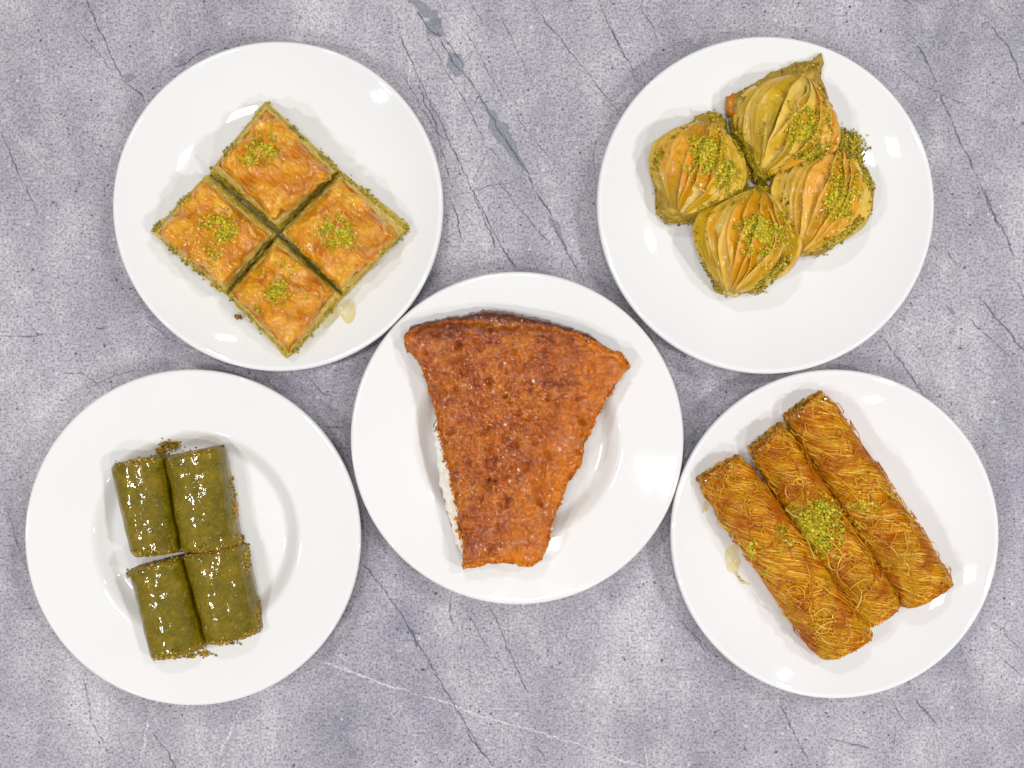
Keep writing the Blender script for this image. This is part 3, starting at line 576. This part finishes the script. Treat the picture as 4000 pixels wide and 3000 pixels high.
    for f in fr:
        P = cc + (T2 - cc) * f; ins = np.linalg.norm(P - T2, axis=1); z = zt + zfun(P[:, 0], P[:, 1]) - 16 * (1 - sm(ins / 22)) - 10 * (1 - sm(ins / 75)) - 10 * sm((1330 - P[:, 1]) / 120)
        rings.append(world(P, z)); tone.append(side_tone(P, ins))
    V, F = loft(rings); tn = np.concatenate(tone + [[0, 0]]); sol.add(V, F); mesh('upper_cake_layer', V, F, M['cake'], rt, ow, attr={'tone': tn})
    # cream: bulges out on the left, peeps out low on the right
    L = np.array(c3((330, 770), (336, 830), (350, 920), (364, 1010), (368, 1090), (392, 1150), (408, 1240), (440, 1320), (462, 1400), (488, 1450)))
    def left_out(P2, k, R_=0):
        xo = np.interp(P2[:, 1], L[:, 1], L[:, 0]); inside = (P2[:, 1] > L[0, 1] - 40) & (P2[:, 1] < L[-1, 1] + 30) & (P2[:, 0] < 1900); w = sm((P2[:, 1] - L[0, 1] + 40) / 60) * sm((L[-1, 1] + 40 - P2[:, 1]) / 50)
        Q = P2.copy(); Q[:, 0] = np.where(inside, P2[:, 0] + (xo - P2[:, 0]) * w * k, P2[:, 0]); return Q
    inn = cc + (T2 - cc) * .968
    parts = [(.0, 84, .75), (.3, 92, 1.02), (.7, 108, 1.0), (1, 122, .75)]
    rg = []
    for f, z, k in parts:
        P = left_out(inn, k); P = rough(P, 5, 22, 50, 3.5, 9)
        rs = sm((P[:, 1] - 2020) / 60) * sm((2190 - P[:, 1]) / 50) * (P[:, 0] > 1950) * 16; P[:, 0] += rs * k
        A = world(P, z); A[:, 2] = np.maximum(A[:, 2], pz('c', A[:, 0], A[:, 1]) + 30 + 20 * f); rg.append(A)
    V, F = loft(rg); sol.add(V, F); mesh('cream_filling', V, F, M['cream'], rt, ow)
    rg = []
    for z, k, sc in ((40, .6, .955), (56, .85, .975), (76, .9, .978), (92, .75, .97)):
        P = left_out(cc + (T2 - cc) * sc, k); P = rough(P, 6, 20, 70 + z, 4, 8); A = world(P, z); A[:, 2] = np.maximum(A[:, 2], pz('c', A[:, 0], A[:, 1]) + 1 + (z - 40) * .8); rg.append(A)
    V, F = loft(rg); sol.add(V, F); mesh('lower_cake_layer', V, F, M['cake_low'], rt, ow)
    sol.done()
    pts = []
    for _ in range(7500):
        x, y = R.uniform(1590, 2460), R.uniform(1230, 2230); wgt = math.exp(-(((x - 1930) / 260) ** 2 + ((y - 1590) / 330) ** 2)) * .92 + .08
        if R.random() < wgt and float(fbm(x / 40, y / 40, 0, 21, 2)) > -.25: pts.append((x, y))
    inset = [p for p in pts if (lambda h: h is not None and h.z > 165)(sol.hit(*p)[0])]
    drop(sol, inset, 1.3, 2.7, 'painted_glints', M['glint'], rt, ow)  # tiny pale grains as painted highlights, denser towards the middle
    # grains along the cut edges
    pts = [q for q in along(list(map(tuple, T2)) , 900, 5) if q[1] > 1400 or R.random() < .15]; drop(sol, pts, 3, 6, 'cake_crumbs', M['cake_crumb'], rt, ow, minz=70)
    pts = []
    for x, y in ((725, 600), (795, 1020), (540, 568), (720, 438), (875, 538)): (a, b), = c3((x, y)); pts += gauss(a, b, 3, 3, 5)
    drop(sol, pts, 2.2, 3.6, 'cream_flecks', M['cream'], rt, ow)
cake()

# ------------------------------------------------------------------ glossy green rolls
def sect(q):                                     # q in [-1.5,1.5]: |q|<=1 over the top, beyond it down the side
    q = np.asarray(q, float); a = np.clip(q, -1, 1) * np.pi / 2; sx = np.sign(np.sin(a)) * np.abs(np.sin(a)) ** .88; sz = .28 + .72 * np.maximum(np.cos(a), 0) ** .85
    e = np.clip(np.abs(q) - 1, 0, .5) / .5; sz = sz * (1 - e); sx = sx * (1 - .05 * e); return sx, sz
def c4(*p): return [(380 + x * .573, 1650 + y * .573) for x, y in p]
def green_roll(q4, label, seed, loose):
    q = np.array(c4(*q4)); tl, tr, br, bl = q; zc = 110; ht = 150
    c = q.mean(0); ow = W(c[0], c[1], zc); ow[2] = 35; rt = root('green_pistachio_roll', ow, label, 'pastry roll', 'green pistachio rolls'); sol = Solid()
    n = 96; qs = np.concatenate([np.linspace(-1.5, 1.5, n - 14)]); sx, sz = sect(qs); xb = np.linspace(sx[-1], sx[0], 16)[1:-1]; sx = np.concatenate([sx, xb]); sz = np.concatenate([sz, np.zeros(14)])
    rings = []; m = 84
    def ring(t, k, dz=0, jit=1.0):
        a = tl + (bl - tl) * t; b = tr + (br - tr) * t; mid = (a + b) / 2; lat = (b - a) / 2 * 1.04
        P = mid + lat * (sx * k)[:, None]; z = 36 + ht * (sz * k + (1 - k) * .45) + dz
        nz_ = 2.4 * vn(P[:, 0] / 44, P[:, 1] / 44, sz * 2, seed) + 2.0 * vn(sx * 2.5 + 9, t * 3, sz, seed + 1); P = P + lat / 90 * (sx * nz_ * jit)[:, None]; z = z + (nz_ * 1.1 * jit) * (sz > .02)
        # narrow in camera terms: the quad is read at shoulder height
        A = W(P[:, 0], P[:, 1], zc); A[:, 2] = z; A[:, 2] = np.maximum(A[:, 2], pz('d', A[:, 0], A[:, 1]) + .8); return A
    for t in np.concatenate([[.0, .006, .018], np.linspace(.03, .97, m), [.982, .994, 1.0]]):
        k = 1 - .05 * (1 - sm(min(t, 1 - t) / .03)); rings.append(ring(t, k))
    rings = [ring(.012, .84)] + rings + [ring(.988, .84)]
    V, F = loft(rings); sol.add(V, F); mesh('pistachio_wrap', V, F, M['roll'], rt, ow)
    for e, (t0, t1) in enumerate(((-.022, .03), (1.022, .97))):
        rg = []
        for f, k in ((0, .3), (0, .62), (.0, .86), (.5, .93), (1, .90)):
            A = ring(t0 + (t1 - t0) * f, k, 0, 2.0); j = 4 * vn(A[:, 0] / 9, A[:, 1] / 9 + A[:, 2] / 9, A[:, 2] / 9, seed + e)
            d = (bl - tl) / np.linalg.norm(bl - tl) * (1 if e else -1); A[:, 0] += d[0] * j; A[:, 1] -= d[1] * j; rg.append(A)
        V, F = loft(rg); sol.add(V, F); mesh('nut_filling', V, F, M['rollnut'], rt, ow)
    sol.add(*PLATES['d_mesh']); sol.done()
    pts = []
    for x, y, sx_, sy_, nn in loose: (x, y), = c4((x, y)); pts += gauss(x, y, sx_ * .573, sy_ * .573, nn)
    pts += clumpy(along([tuple(tl), tuple(tr)], 90, 7) + along([tuple(bl), tuple(br)], 130, 7), 22, -.1, seed)
    drop(sol, pts, 2.6, 5.2, 'nut_crumbs', M['roll_crumb'], rt, ow, pile=2)
green_roll([(92, 300), (452, 235), (562, 868), (232, 892)], 'upper left glossy green roll beside the syrup covered white plate', 1, [(440, 200, 18, 16, 40), (500, 155, 34, 16, 90)])
green_roll([(468, 246), (850, 172), (958, 838), (576, 868)], 'upper right glossy green roll with flaky crumbs along its outer side', 2, [(935, 570, 8, 60, 70), (915, 420, 8, 30, 30), (975, 800, 14, 26, 60)])
green_roll([(222, 1014), (566, 922), (746, 1520), (368, 1600)], 'lower left glossy green roll nearest the bottom of its plate', 3, [(215, 1030, 8, 18, 20), (640, 1585, 12, 10, 30), (470, 1600, 60, 6, 30)])
green_roll([(588, 912), (990, 846), (1118, 1420), (744, 1496)], 'lower right glossy green roll with yellow crumbs at its upper right corner', 4, [(1020, 930, 12, 46, 120), (1105, 1300, 8, 40, 50), (730, 1575, 26, 10, 50), (850, 1500, 60, 8, 40)])

# ------------------------------------------------------------------ rolls of pastry threads
def c5(*p): return [(2650 + x * .693, 1480 + y * .693) for x, y in p]
CR = random.Random(9)
def loops(n, x0, y0, x1, y1, w):
    out = []
    for _ in range(n):
        t = CR.random(); a = CR.uniform(0, 6.28); out.append((x0 + (x1 - x0) * t + CR.gauss(0, w), y0 + (y1 - y0) * t + CR.gauss(0, w), CR.uniform(35, 110), CR.uniform(18, 60), a, a + CR.uniform(1.2, 3.6), CR.uniform(0, 3.1)))
    return out
def thread_roll(q4, label, seed, curls, bow=0):
    q = np.array(c5(*q4)); tl, tr, br, bl = q; zc = 100; ht = 150; c = q.mean(0); ow = W(c[0], c[1], zc); ow[2] = 33
    rt = root('pastry_thread_roll', ow, label, 'pastry roll', 'golden thread pastry rolls'); sol = Solid(); L = np.linalg.norm((tl + tr) / 2 - (bl + br) / 2); rng = np.random.default_rng(seed)
    def surf(t, qq, off=0):
        t = np.asarray(t, float); qq = np.asarray(qq, float); sx, sz = sect(qq); a = tl + (bl - tl) * t[..., None]; b = tr + (br - tr) * t[..., None]; mid = (a + b) / 2; lat = (b - a) / 2; ln = np.linalg.norm(lat, axis=-1)
        wob = 1 + .05 * vn(t * 9, qq * .4, 0, seed); endk = 1 - .10 * (1 - sm(np.minimum(t, 1 - t) / .05))
        P = mid + lat * (sx * wob * endk * (1 + off / ln))[..., None]; P = P + ((bl - tl) / np.linalg.norm(bl - tl))[None] * (bow * 4 * t * (1 - t))[..., None] * 0
        A = W(P[..., 0], P[..., 1], zc); z = 34 + ht * sz * (wob * endk) + off * np.clip(sz * 2, 0, 1); low = pz('e', A[..., 0], A[..., 1]) + 1.5; A[..., 2] = np.maximum(z, low + np.abs(off) * .3); return A
    n = 60; qs = np.linspace(-1.5, 1.5, n); rings = [surf(np.full(n, t), qs, -6 + 3 * vn(qs * 4, t * 30, 0, seed)) for t in np.concatenate([[0.008], np.linspace(.02, .98, 60), [.992]])]
    V, F = loft(rings); sol.add(V, F); mesh('soaked_core', V, F, M['core'], rt, ow)
    # nut filling pushed out at the upper end
    ax = (bl - tl) / np.linalg.norm(bl - tl); rg = []
    for dd, k in ((-24, .35), (-26, .55), (-22, .74), (-8, .84), (14, .86)):
        sx, sz = sect(qs); mid = (tl + tr) / 2 + ax * dd; lat = (tr - tl) / 2; P = mid + lat * (sx * k)[:, None] - ax * (sz[:, None] * -34); A = W(P[:, 0], P[:, 1], zc); A[:, 2] = 34 + 118 * (sz * k + (1 - k) * .3)
        j = 7 * vn(A[:, 0] / 13, A[:, 1] / 13, A[:, 2] / 13, seed + 5); A[:, 0] += j; A[:, 1] += j; A[:, 2] = np.maximum(A[:, 2], pz('e', A[:, 0], A[:, 1]) + 1); rg.append(A)
    V, F = loft(rg); sol.add(V, F); mesh('nut_filling', V, F, M['rollnut'], rt, ow)
    # the threads
    def strands(N, m, t0, q0, dq, skew, off, amp=1.0):
        s = np.linspace(0, 1, m)[None]; qq = q0[:, None] + dq[:, None] * s; ph = rng.uniform(0, 6.28, (N, 1)); fr = rng.uniform(.4, 1.6, (N, 1))
        t = t0[:, None] + (dq * skew)[:, None] * (s - .5) * 120 / L + amp * (.006 * np.sin(fr * 6.28 * s + ph) + .0035 * np.sin(2.7 * fr * 6.28 * s + ph * 2))
        lift = off[:, None] + 3 * np.sin(np.pi * s * 1.0 + ph) * amp; return surf(np.clip(t, -.014, 1.014), np.clip(qq, -1.5, 1.5), lift)
    N = 4300; q0 = rng.uniform(-1.55, 1.0, N); dq = rng.uniform(.5, 1.7, N); t0 = rng.uniform(-.01, 1.01, N); qm = q0 + dq / 2
    skew = 1.35 + .6 * vn(t0 * 7, qm * .8, 0, seed + 3) + rng.normal(0, .16, N)
    off = rng.uniform(-5, 4, N); P = strands(N, 15, t0, q0, dq, skew, off); taper = np.ones((N, 15)); taper[:, 0] = taper[:, -1] = .4
    V, F = tubes(P, rng.uniform(1.3, 2.5, N)[:, None] * taper); sol.add(*tubes(P[::3], 2.2)); tag(mesh('pastry_threads', V, F, M['strand'], rt, ow), kind='stuff')
    # stray threads that cross the others and curl
    N = 150; t0 = rng.uniform(.02, .98, N); q0 = rng.uniform(-1.2, .7, N); dq = rng.uniform(.2, .8, N); P = strands(N, 20, t0, q0, dq, rng.normal(.6, 1.6, N), rng.uniform(6, 11, N), 2.6)
    pa = [tubes(P, rng.uniform(1.8, 2.7, N)[:, None] * np.ones((N, 20)))]
    for (x, y, rx, ry, a0, a1, rot) in curls:
        (x, y), = c5((x, y)); rx *= .693; ry *= .693; s = np.linspace(a0, a1, 34); X = x + rx * np.cos(s) * math.cos(rot) - ry * np.sin(s) * math.sin(rot); Y = y + rx * np.cos(s) * math.sin(rot) + ry * np.sin(s) * math.cos(rot)
        A = W(X, Y, 150); cx_, cy_ = (tl + tr + bl + br) / 4; d = np.stack([X, Y], -1) - (tl + tr) / 2; axis = (bl + br - tl - tr) / 2; lt = (tr - tl) / 2; ln = np.linalg.norm(lt); nrm = np.array([-axis[1], axis[0]]) / np.linalg.norm(axis); nrm = nrm if nrm @ lt > 0 else -nrm
        qn = np.clip((d @ nrm) / ln, -1, 1); zz = 34 + ht * (.36 + .64 * np.sqrt(np.maximum(0, 1 - np.abs(qn) ** 2.4))) + 15 + 5 * np.sin(s * 1.3); A = W(X, Y, zz); pa.append(tubes(A[None], CR.uniform(2.2, 3.3), 4))
    V, F = join(pa); tag(mesh('stray_threads', V, F, M['strand'], rt, ow), kind='stuff')
    # frayed ends
    N = 1500; e = rng.random(N) < .6; q0 = rng.uniform(-1.4, 1.4, N); m = 6; s = np.linspace(0, 1, m)[None]; tt = np.where(e, 0, 1)[:, None] + np.where(e, -1, 1)[:, None] * (s * (rng.uniform(6, 30, N) * np.where(e, 1.35, 1))[:, None] / L - .016)
    qq = q0[:, None] + rng.normal(0, .18, N)[:, None] * s; P = surf(tt, np.clip(qq, -1.5, 1.5), rng.uniform(-9, 5, N)[:, None] * np.ones((1, m))); P = P + rng.normal(0, 1.6, P.shape)
    P[..., 2] = np.maximum(P[..., 2], pz('e', P[..., 0], P[..., 1]) + 2.5)
    V, F = tubes(P, rng.uniform(2.0, 3.6, N)); tag(mesh('frayed_ends', V, F, M['strand'], rt, ow), kind='stuff')
    return rt, ow, sol, (tl, tr)
r1 = thread_roll([(112, 590), (372, 452), (1092, 1412), (792, 1568)], 'leftmost roll of golden pastry threads with loose curls at its lower end', 1,
    [(690, 1290, 80, 60, 2.5, 6.0, .3), (740, 1330, 60, 34, 3.2, 7.5, .8), (760, 1260, 120, 50, 3.3, 5.9, -.5), (700, 1360, 90, 40, .2, 2.6, .6), (820, 1330, 70, 80, 1.2, 4.0, 0), (640, 1280, 50, 90, 2.2, 4.3, .1), (520, 740, 60, 120, -.7, .9, .1), (380, 850, 170, 60, 1.9, 2.9, .4), (870, 1260, 60, 50, 3.2, 5.6, .4), (780, 1400, 110, 30, 3.4, 6.0, -.4)] + loops(34, 660, 1230, 860, 1400, 34) + loops(12, 420, 700, 600, 1000, 40))
r2 = thread_roll([(418, 430), (605, 272), (1245, 1236), (1010, 1392)], 'middle roll of golden pastry threads under the big pistachio pile', 2,
    [(640, 650, 70, 26, .4, 3.6, -.9), (600, 690, 34, 22, 1.2, 4.4, 0), (960, 1060, 60, 90, 1.9, 4.0, .3), (980, 1010, 90, 60, 3.2, 5.0, .5), (900, 1110, 90, 90, .6, 1.9, .2), (1000, 1230, 30, 70, -1.2, 1.3, .2), (840, 1080, 20, 60, -1.4, 1.0, -.4), (800, 900, 70, 40, 3.4, 6.0, .3)] + loops(16, 860, 1000, 1050, 1240, 40) + loops(10, 520, 450, 700, 650, 40))
r3 = thread_roll([(612, 240), (832, 92), (1532, 1112), (1262, 1276)], 'rightmost roll of golden pastry threads beside bare white plate', 3,
    [(850, 560, 60, 140, 1.9, 3.0, -.4), (740, 400, 160, 50, .9, 2.2, .2), (1280, 860, 60, 70, -.9, 1.4, .2), (760, 180, 50, 34, 3.4, 5.8, 0), (1150, 640, 90, 30, 3.4, 5.9, .5), (1180, 960, 70, 20, 3.2, 6.0, .7)] + loops(14, 800, 350, 1300, 1050, 45))
def top_crumbs(rr, lst, seed, pile=6):
    rt, ow, sol, (a, b) = rr; sol.done(); pts = []; d = (a - b) / np.linalg.norm(a - b); up = np.array([d[1], -d[0]]); up = up if up[1] < 0 else -up
    ep = along([tuple(a + up * 20), tuple(b + up * 20)], 330, 11) ; drop(sol, ep, 5, 10.5, 'chopped_nuts', M['nut_chop'], rt, ow, pile=4)
    for x, y, sx, sy, nn, th in lst: (x, y), = c5((x, y)); pts += clumpy(gauss(x, y, sx * .693, sy * .693, nn, .5), 24, th, seed)
    drop(sol, pts, 3.2, 6.4, 'pistachio_sprinkle', M['crumb'], rt, ow, pile=pile + 8)
top_crumbs(r1, [(600, 880, 30, 44, 40, .1), (400, 960, 20, 40, 44, .0), (490, 1100, 14, 24, 18, -.1), (530, 980, 50, 26, 20, -.1)], 3)
top_crumbs(r2, [(755, 850, 72, 66, 900, -.75), (760, 1000, 18, 26, 60, -.4), (830, 730, 60, 30, 160, -.3), (600, 790, 26, 50, 90, -.4)], 4, 11)
top_crumbs(r3, [(1060, 720, 46, 30, 84, .05), (950, 750, 20, 36, 40, 0), (1195, 650, 14, 12, 18, -.5), (1010, 830, 30, 20, 20, -.3)], 5)

# ------------------------------------------------------------------ pleated shell pastries
def c2(*p): return [(2500 + x * .603, 180 + y * .603) for x, y in p]
def shell(base, p1, p2, hw, off, label, seed, amber, sprinkles, edges, n_leaf=15, hh=114, broken=()):
    base = np.array(c2(*base)); (a1, a2) = np.array(c2(p1, p2)); hw *= .603; ax = a2 - a1; L = np.linalg.norm(ax); ax /= L; nrm = np.array([-ax[1], ax[0]])
    if nrm[0] < 0: nrm = -nrm                    # photo right
    c = base.mean(0); ow = W(c[0], c[1], 60); ow[2] = float(pz('b', ow[0], ow[1])); rt = root('pleated_pastry', ow, label, 'pastry', 'pleated shell pastries'); sol = Solid(); rng = np.random.default_rng(seed)
    n = 260; B2 = resample(base, n)
    mid = (a1 + a2) / 2; parts = []
    for k in range(7):                           # stacked sheets of the foot
        f = k / 6; P = mid + (B2 - mid) * (1 - .13 * f ** 1.5); P = rough(P, 7, 30, seed * 9 + k, 3.5, 9); z0 = 40 + 11 * k; z1 = z0 + 10.4
        A = W(P[:, 0], P[:, 1], z0); A[:, 2] = np.maximum(z0, pz('b', A[:, 0], A[:, 1]) + 1 + 7 * k); T = A.copy(); T[:, 2] += z1 - z0; A[:, 2] += 2 * vn(P[:, 0] / 20, P[:, 1] / 20, k, seed); I = T.copy(); I[:, :2] = I[:, :2].mean(0) + (I[:, :2] - I[:, :2].mean(0)) * .9; I[:, 2] += 3
        parts.append(loft([A, T, I]))
    V, F = join(parts); sol.add(V, F); mesh('foot_layers', V, F, M['base'], rt, ow)
    def surf(t, th, r):
        w = hw * np.sin(np.pi * np.clip(t, 0, 1) ** .95) ** .90 + 20; hz = hh * np.sin(np.pi * np.clip(t, 0, 1)) ** .62 + 10
        bend = off * .603 * np.sin(np.pi * t); P = a1 + ax * (t * L)[..., None] + nrm * (bend + w * np.sin(th) * (1 + r))[..., None]; z = 88 + hz * np.cos(th) * (1 + r * 1.2) ; A = W(P[..., 0], P[..., 1], 130); A[..., 2] = np.maximum(z, pz('b', A[..., 0], A[..., 1]) + 12); return A
    tt, th = np.meshgrid(np.linspace(0, 1, 40), np.linspace(-1.95, 1.95, 50), indexing='ij'); P = surf(tt, th, -.05 + .02 * vn(tt * 6, th * 3, 0, seed)); V, F = grid_shell(P, 4); sol.add(V, F); mesh('inner_pastry', V, F, M['layers'], rt, ow)
    th0 = np.linspace(-1.55, 1.32, n_leaf); order = list(range(n_leaf)) 
    for i in order:
        w_ = rng.uniform(.26, .48); sgn = 1; t_a = rng.uniform(0, .04); t_b = 1 - rng.uniform(0, .04)
        if i not in broken and rng.random() < .3: t_a, t_b = ((0, rng.uniform(.72, .9)) if rng.random() < .5 else (rng.uniform(.1, .28), 1))
        if i in broken: t_a, t_b = (.0, rng.uniform(.45, .6)) if rng.random() < .5 else (rng.uniform(.3, .45), 1)
        na, nb = 60, 12; s, v = np.meshgrid(np.linspace(0, 1, na), np.linspace(0, 1, nb), indexing='ij'); t = t_a + (t_b - t_a) * s
        wv = (w_ * (1 + .18 * vn(t * 5, i, 0, seed))); drift = .20 * vn(t * 2.2, i * 3.1, 0, seed + 2) + .035 * vn(t * 9, i * 2.1, 0, seed + 4)
        flip = th0[i] > .45; theta = th0[i] + drift + (wv * (v - .15) if not flip else -wv * (v - .5))
        # free (left) edge stands proud and curls, the right edge is tucked under the next leaf
        wv = wv * (1 + .5 * (1 - v) * fbm(t * 9, i * 5.1, 0, seed + 9, 3)); theta = th0[i] + drift + (wv * (v - .15) if not flip else -wv * (v - .5)); r = .135 * (1 - v) ** 1.5 - .045 * v + .03 * rng.normal() + .012 * vn(t * 10, v * 2 + i, 0, seed + 1) + .02 * np.sin(v * 9 + i) * .4
        r = r + .05 * fbm(t * 5 + i * 3.7, theta * 3, i, seed + 31, 3); P = surf(t, theta, r); P[..., 2] += 2.0 * vn(t * 16, v * 3, i, seed + 6) + 7 * fbm(P[..., 0] / 34, P[..., 1] / 34, 0, seed + 40, 2)
        V, F = grid_shell(P, 2.4); sol.add(V, F)
        am = np.exp(-((th0[i] - amber) / .75) ** 2) * np.sin(np.pi * t) ** .5; am = np.clip(am + .25 * vn(t * 4, v * 2, i, seed), 0, 1); e = sm(1 - v / .16)
        mesh('filo_leaf', V, F, M['leaf'], rt, ow, attr={'tone': np.tile(am.ravel(), 2), 'edge': np.tile(e.ravel(), 2)})
    # pinched ends
    for j, (pc, d) in enumerate(((a1, -ax), (a2, ax))):
        rg = []
        for f in np.linspace(0, 1, 12):
            an = np.arange(40) / 40 * 2 * np.pi; cc_ = pc + d * (f * 36 - 24); wd = (26 + 12 * f) * (1 - .9 * max(0, f - .6)); ru = 1 + .14 * np.sin(an * 9 + seed) * (.4 + f); P = cc_ + nrm * (wd * np.cos(an) * ru)[:, None]; A = W(P[:, 0], P[:, 1], 100)
            z0 = pz('b', A[:, 0], A[:, 1]) + 20; A[:, 2] = np.maximum(z0, 96 - 34 * f + 16 * np.sin(an) * ru); rg.append(A)
        V, F = loft(rg); sol.add(V, F); mesh('pinched_end', V, F, M['layers'], rt, ow)
    ps = Solid(); ps.p = list(sol.p); ps.done(); pts = []
    for x, y, sx, sy, nn, rot in sprinkles: (x, y), = c2((x, y)); pts += clumpy(gauss(x, y, sx * .603, sy * .603, nn, rot), 24, -.45, seed)
    drop(ps, pts, 2.8, 5.4, 'pistachio_sprinkle', M['crumb'], rt, ow, pile=7)
    pts = []
    for poly, nn, w in edges: pts += clumpy(along(c2(*poly), nn, w * .603), 30, -.5, seed + 2)
    pts += along(list(map(tuple, B2)), 120, 6)
    sol.add(*PLATES['b_mesh']); sol.done(); drop(sol, pts, 3.0, 6.0, 'edge_pistachio', M['crumb_dark'], rt, ow, pile=8)
    return rt, ow
sa = shell([(560, 335), (610, 320), (700, 270), (850, 190), (990, 130), (1100, 118), (1135, 85), (1150, 130), (1150, 230), (1185, 290), (1225, 400), (1240, 520), (1225, 600), (1120, 680), (960, 740), (880, 850), (740, 850), (720, 760), (640, 660), (590, 570), (580, 450), (548, 400)],
      (1080, 180), (795, 815), 285, 30, 'topmost pleated pastry with pointed tip and open pale filo folds', 1, .9, [(1080, 520, 70, 70, 260, .6), (1010, 590, 60, 30, 110, -.4), (950, 370, 14, 12, 16, 0), (790, 550, 20, 30, 18, 0)],
      [([(600, 520), (640, 620), (740, 720)], 260, 16), ([(1000, 740), (1120, 700), (1230, 620)], 260, 20), ([(1180, 300), (1240, 480)], 50, 9), ([(740, 770), (800, 850), (890, 870)], 260, 24), ([(735, 850), (780, 890), (850, 890), (880, 860)], 520, 17)], n_leaf=17, hh=122, broken=(6, 8))
sb = shell([(440, 425), (500, 440), (555, 475), (560, 560), (640, 650), (690, 740), (715, 810), (680, 900), (660, 960), (560, 1000), (430, 1060), (370, 1135), (300, 1150), (180, 1155), (105, 1095), (100, 1000), (90, 860), (75, 790), (110, 690), (190, 590), (290, 520), (360, 470)],
      (490, 480), (255, 1085), 262, 10, 'left pleated pastry with torn filo flap and thick diagonal pistachio streak', 2, -.25, [(430, 700, 60, 80, 420, .5), (540, 830, 60, 60, 200, .6), (380, 640, 30, 30, 60, 0)],
      [([(400, 1080), (500, 1040), (640, 960)], 420, 20), ([(600, 600), (690, 720)], 90, 10), ([(95, 780), (130, 680)], 50, 14), ([(430, 470), (540, 470)], 50, 14)], n_leaf=15, hh=112, broken=(5, 6))
sc = shell([(700, 930), (890, 905), (930, 1000), (965, 1110), (990, 1220), (975, 1330), (920, 1420), (860, 1490), (790, 1560), (780, 1595), (680, 1600), (560, 1622), (480, 1580), (470, 1500), (400, 1400), (385, 1300), (368, 1220), (365, 1150), (440, 1085), (560, 1030), (690, 1000)],
      (805, 925), (595, 1590), 286, 10, 'bottom pleated pastry with round pistachio pile right of its ridge', 3, -.1, [(790, 1230, 64, 84, 620, .5), (860, 1170, 50, 50, 90, 0), (730, 1180, 60, 40, 60, 0)],
      [([(760, 1590), (860, 1480), (950, 1380)], 330, 16), ([(700, 930), (880, 915)], 100, 14), ([(480, 1560), (400, 1400)], 40, 8)], n_leaf=17, hh=124)
sd = shell([(1240, 590), (1310, 555), (1400, 590), (1420, 690), (1440, 780), (1480, 840), (1505, 950), (1500, 1060), (1470, 1120), (1400, 1190), (1280, 1270), (1180, 1350), (1120, 1365), (1000, 1340), (985, 1240), (960, 1100), (915, 1000), (905, 880), (940, 810), (1010, 750), (1120, 720), (1220, 680)],
      (1310, 640), (1050, 1325), 262, 12, 'right pleated pastry with broad green pistachio coated upper edge', 4, .05, [(1290, 1010, 52, 60, 420, .4), (1370, 880, 70, 90, 90, 0), (1270, 850, 50, 50, 40, 0)],
      [([(1010, 745), (1130, 700), (1250, 660)], 420, 20), ([(1260, 610), (1320, 600), (1400, 640), (1400, 720)], 620, 34), ([(1450, 800), (1510, 940)], 90, 12), ([(1190, 1290), (1330, 1220), (1440, 1120)], 170, 14)], n_leaf=13, hh=104)
# loose browned scraps and stray crumbs on the plates
def scrap(name, pts, view, key, z, m, label, cat, seed, th=10):
    s, ox, oy = view; P = resample([(ox + x * s, oy + y * s) for x, y in pts], 60); P = rough(P, 5, 14, seed, 2.5, 6); A = W(P[:, 0], P[:, 1], z); A[:, 2] = np.maximum(z, pz(key, A[:, 0], A[:, 1]) + 1); T = A.copy(); T[:, 2] += th + 4 * vn(P[:, 0] / 12, P[:, 1] / 12, 0, seed); c = A.mean(0); Ti = T.copy(); Ti[:, :2] = c[:2] + (T[:, :2] - c[:2]) * .7; Ti[:, 2] += 4 + 5 * vn(P[:, 0] / 9, P[:, 1] / 9, 0, seed + 1)
    V, F = loft([A, T, Ti]); o = mesh(name, V, F, m, None, tuple(c)); o.location = tuple(c * S); return tag(o, label, cat)
v2 = (.603, 2500, 180)
scrap('filo_scrap', [(548, 345), (590, 325), (615, 345), (600, 385), (640, 410), (640, 455), (600, 470), (560, 440), (548, 400)], v2, 'b', 66, M['curl'], 'rough browned filo scrap at the left corner of the topmost pleated pastry', 'filo scrap', 4, 40)
scrap('filo_scrap', [(940, 510), (965, 570), (960, 640), (935, 620), (925, 570)], v4, 'd', 40, M['curl'], 'thin brown flake beside the upper right green roll', 'filo scrap', 5, 26)
scrap('nut_piece', [(380, 755), (405, 750), (410, 775), (388, 782)], v1, 'a', 186, bpy.data.materials['browned_filo_scrap'], 'tiny dark nut speck on the leftmost baklava square', 'nut', 6, 4)
scrap('nut_piece', [(565, 1330), (600, 1335), (602, 1358), (570, 1356)], v1, 'a', 50, M['rollnut'], 'brown nut chip beside the lower left side of the bottom baklava', 'nut', 7, 14)
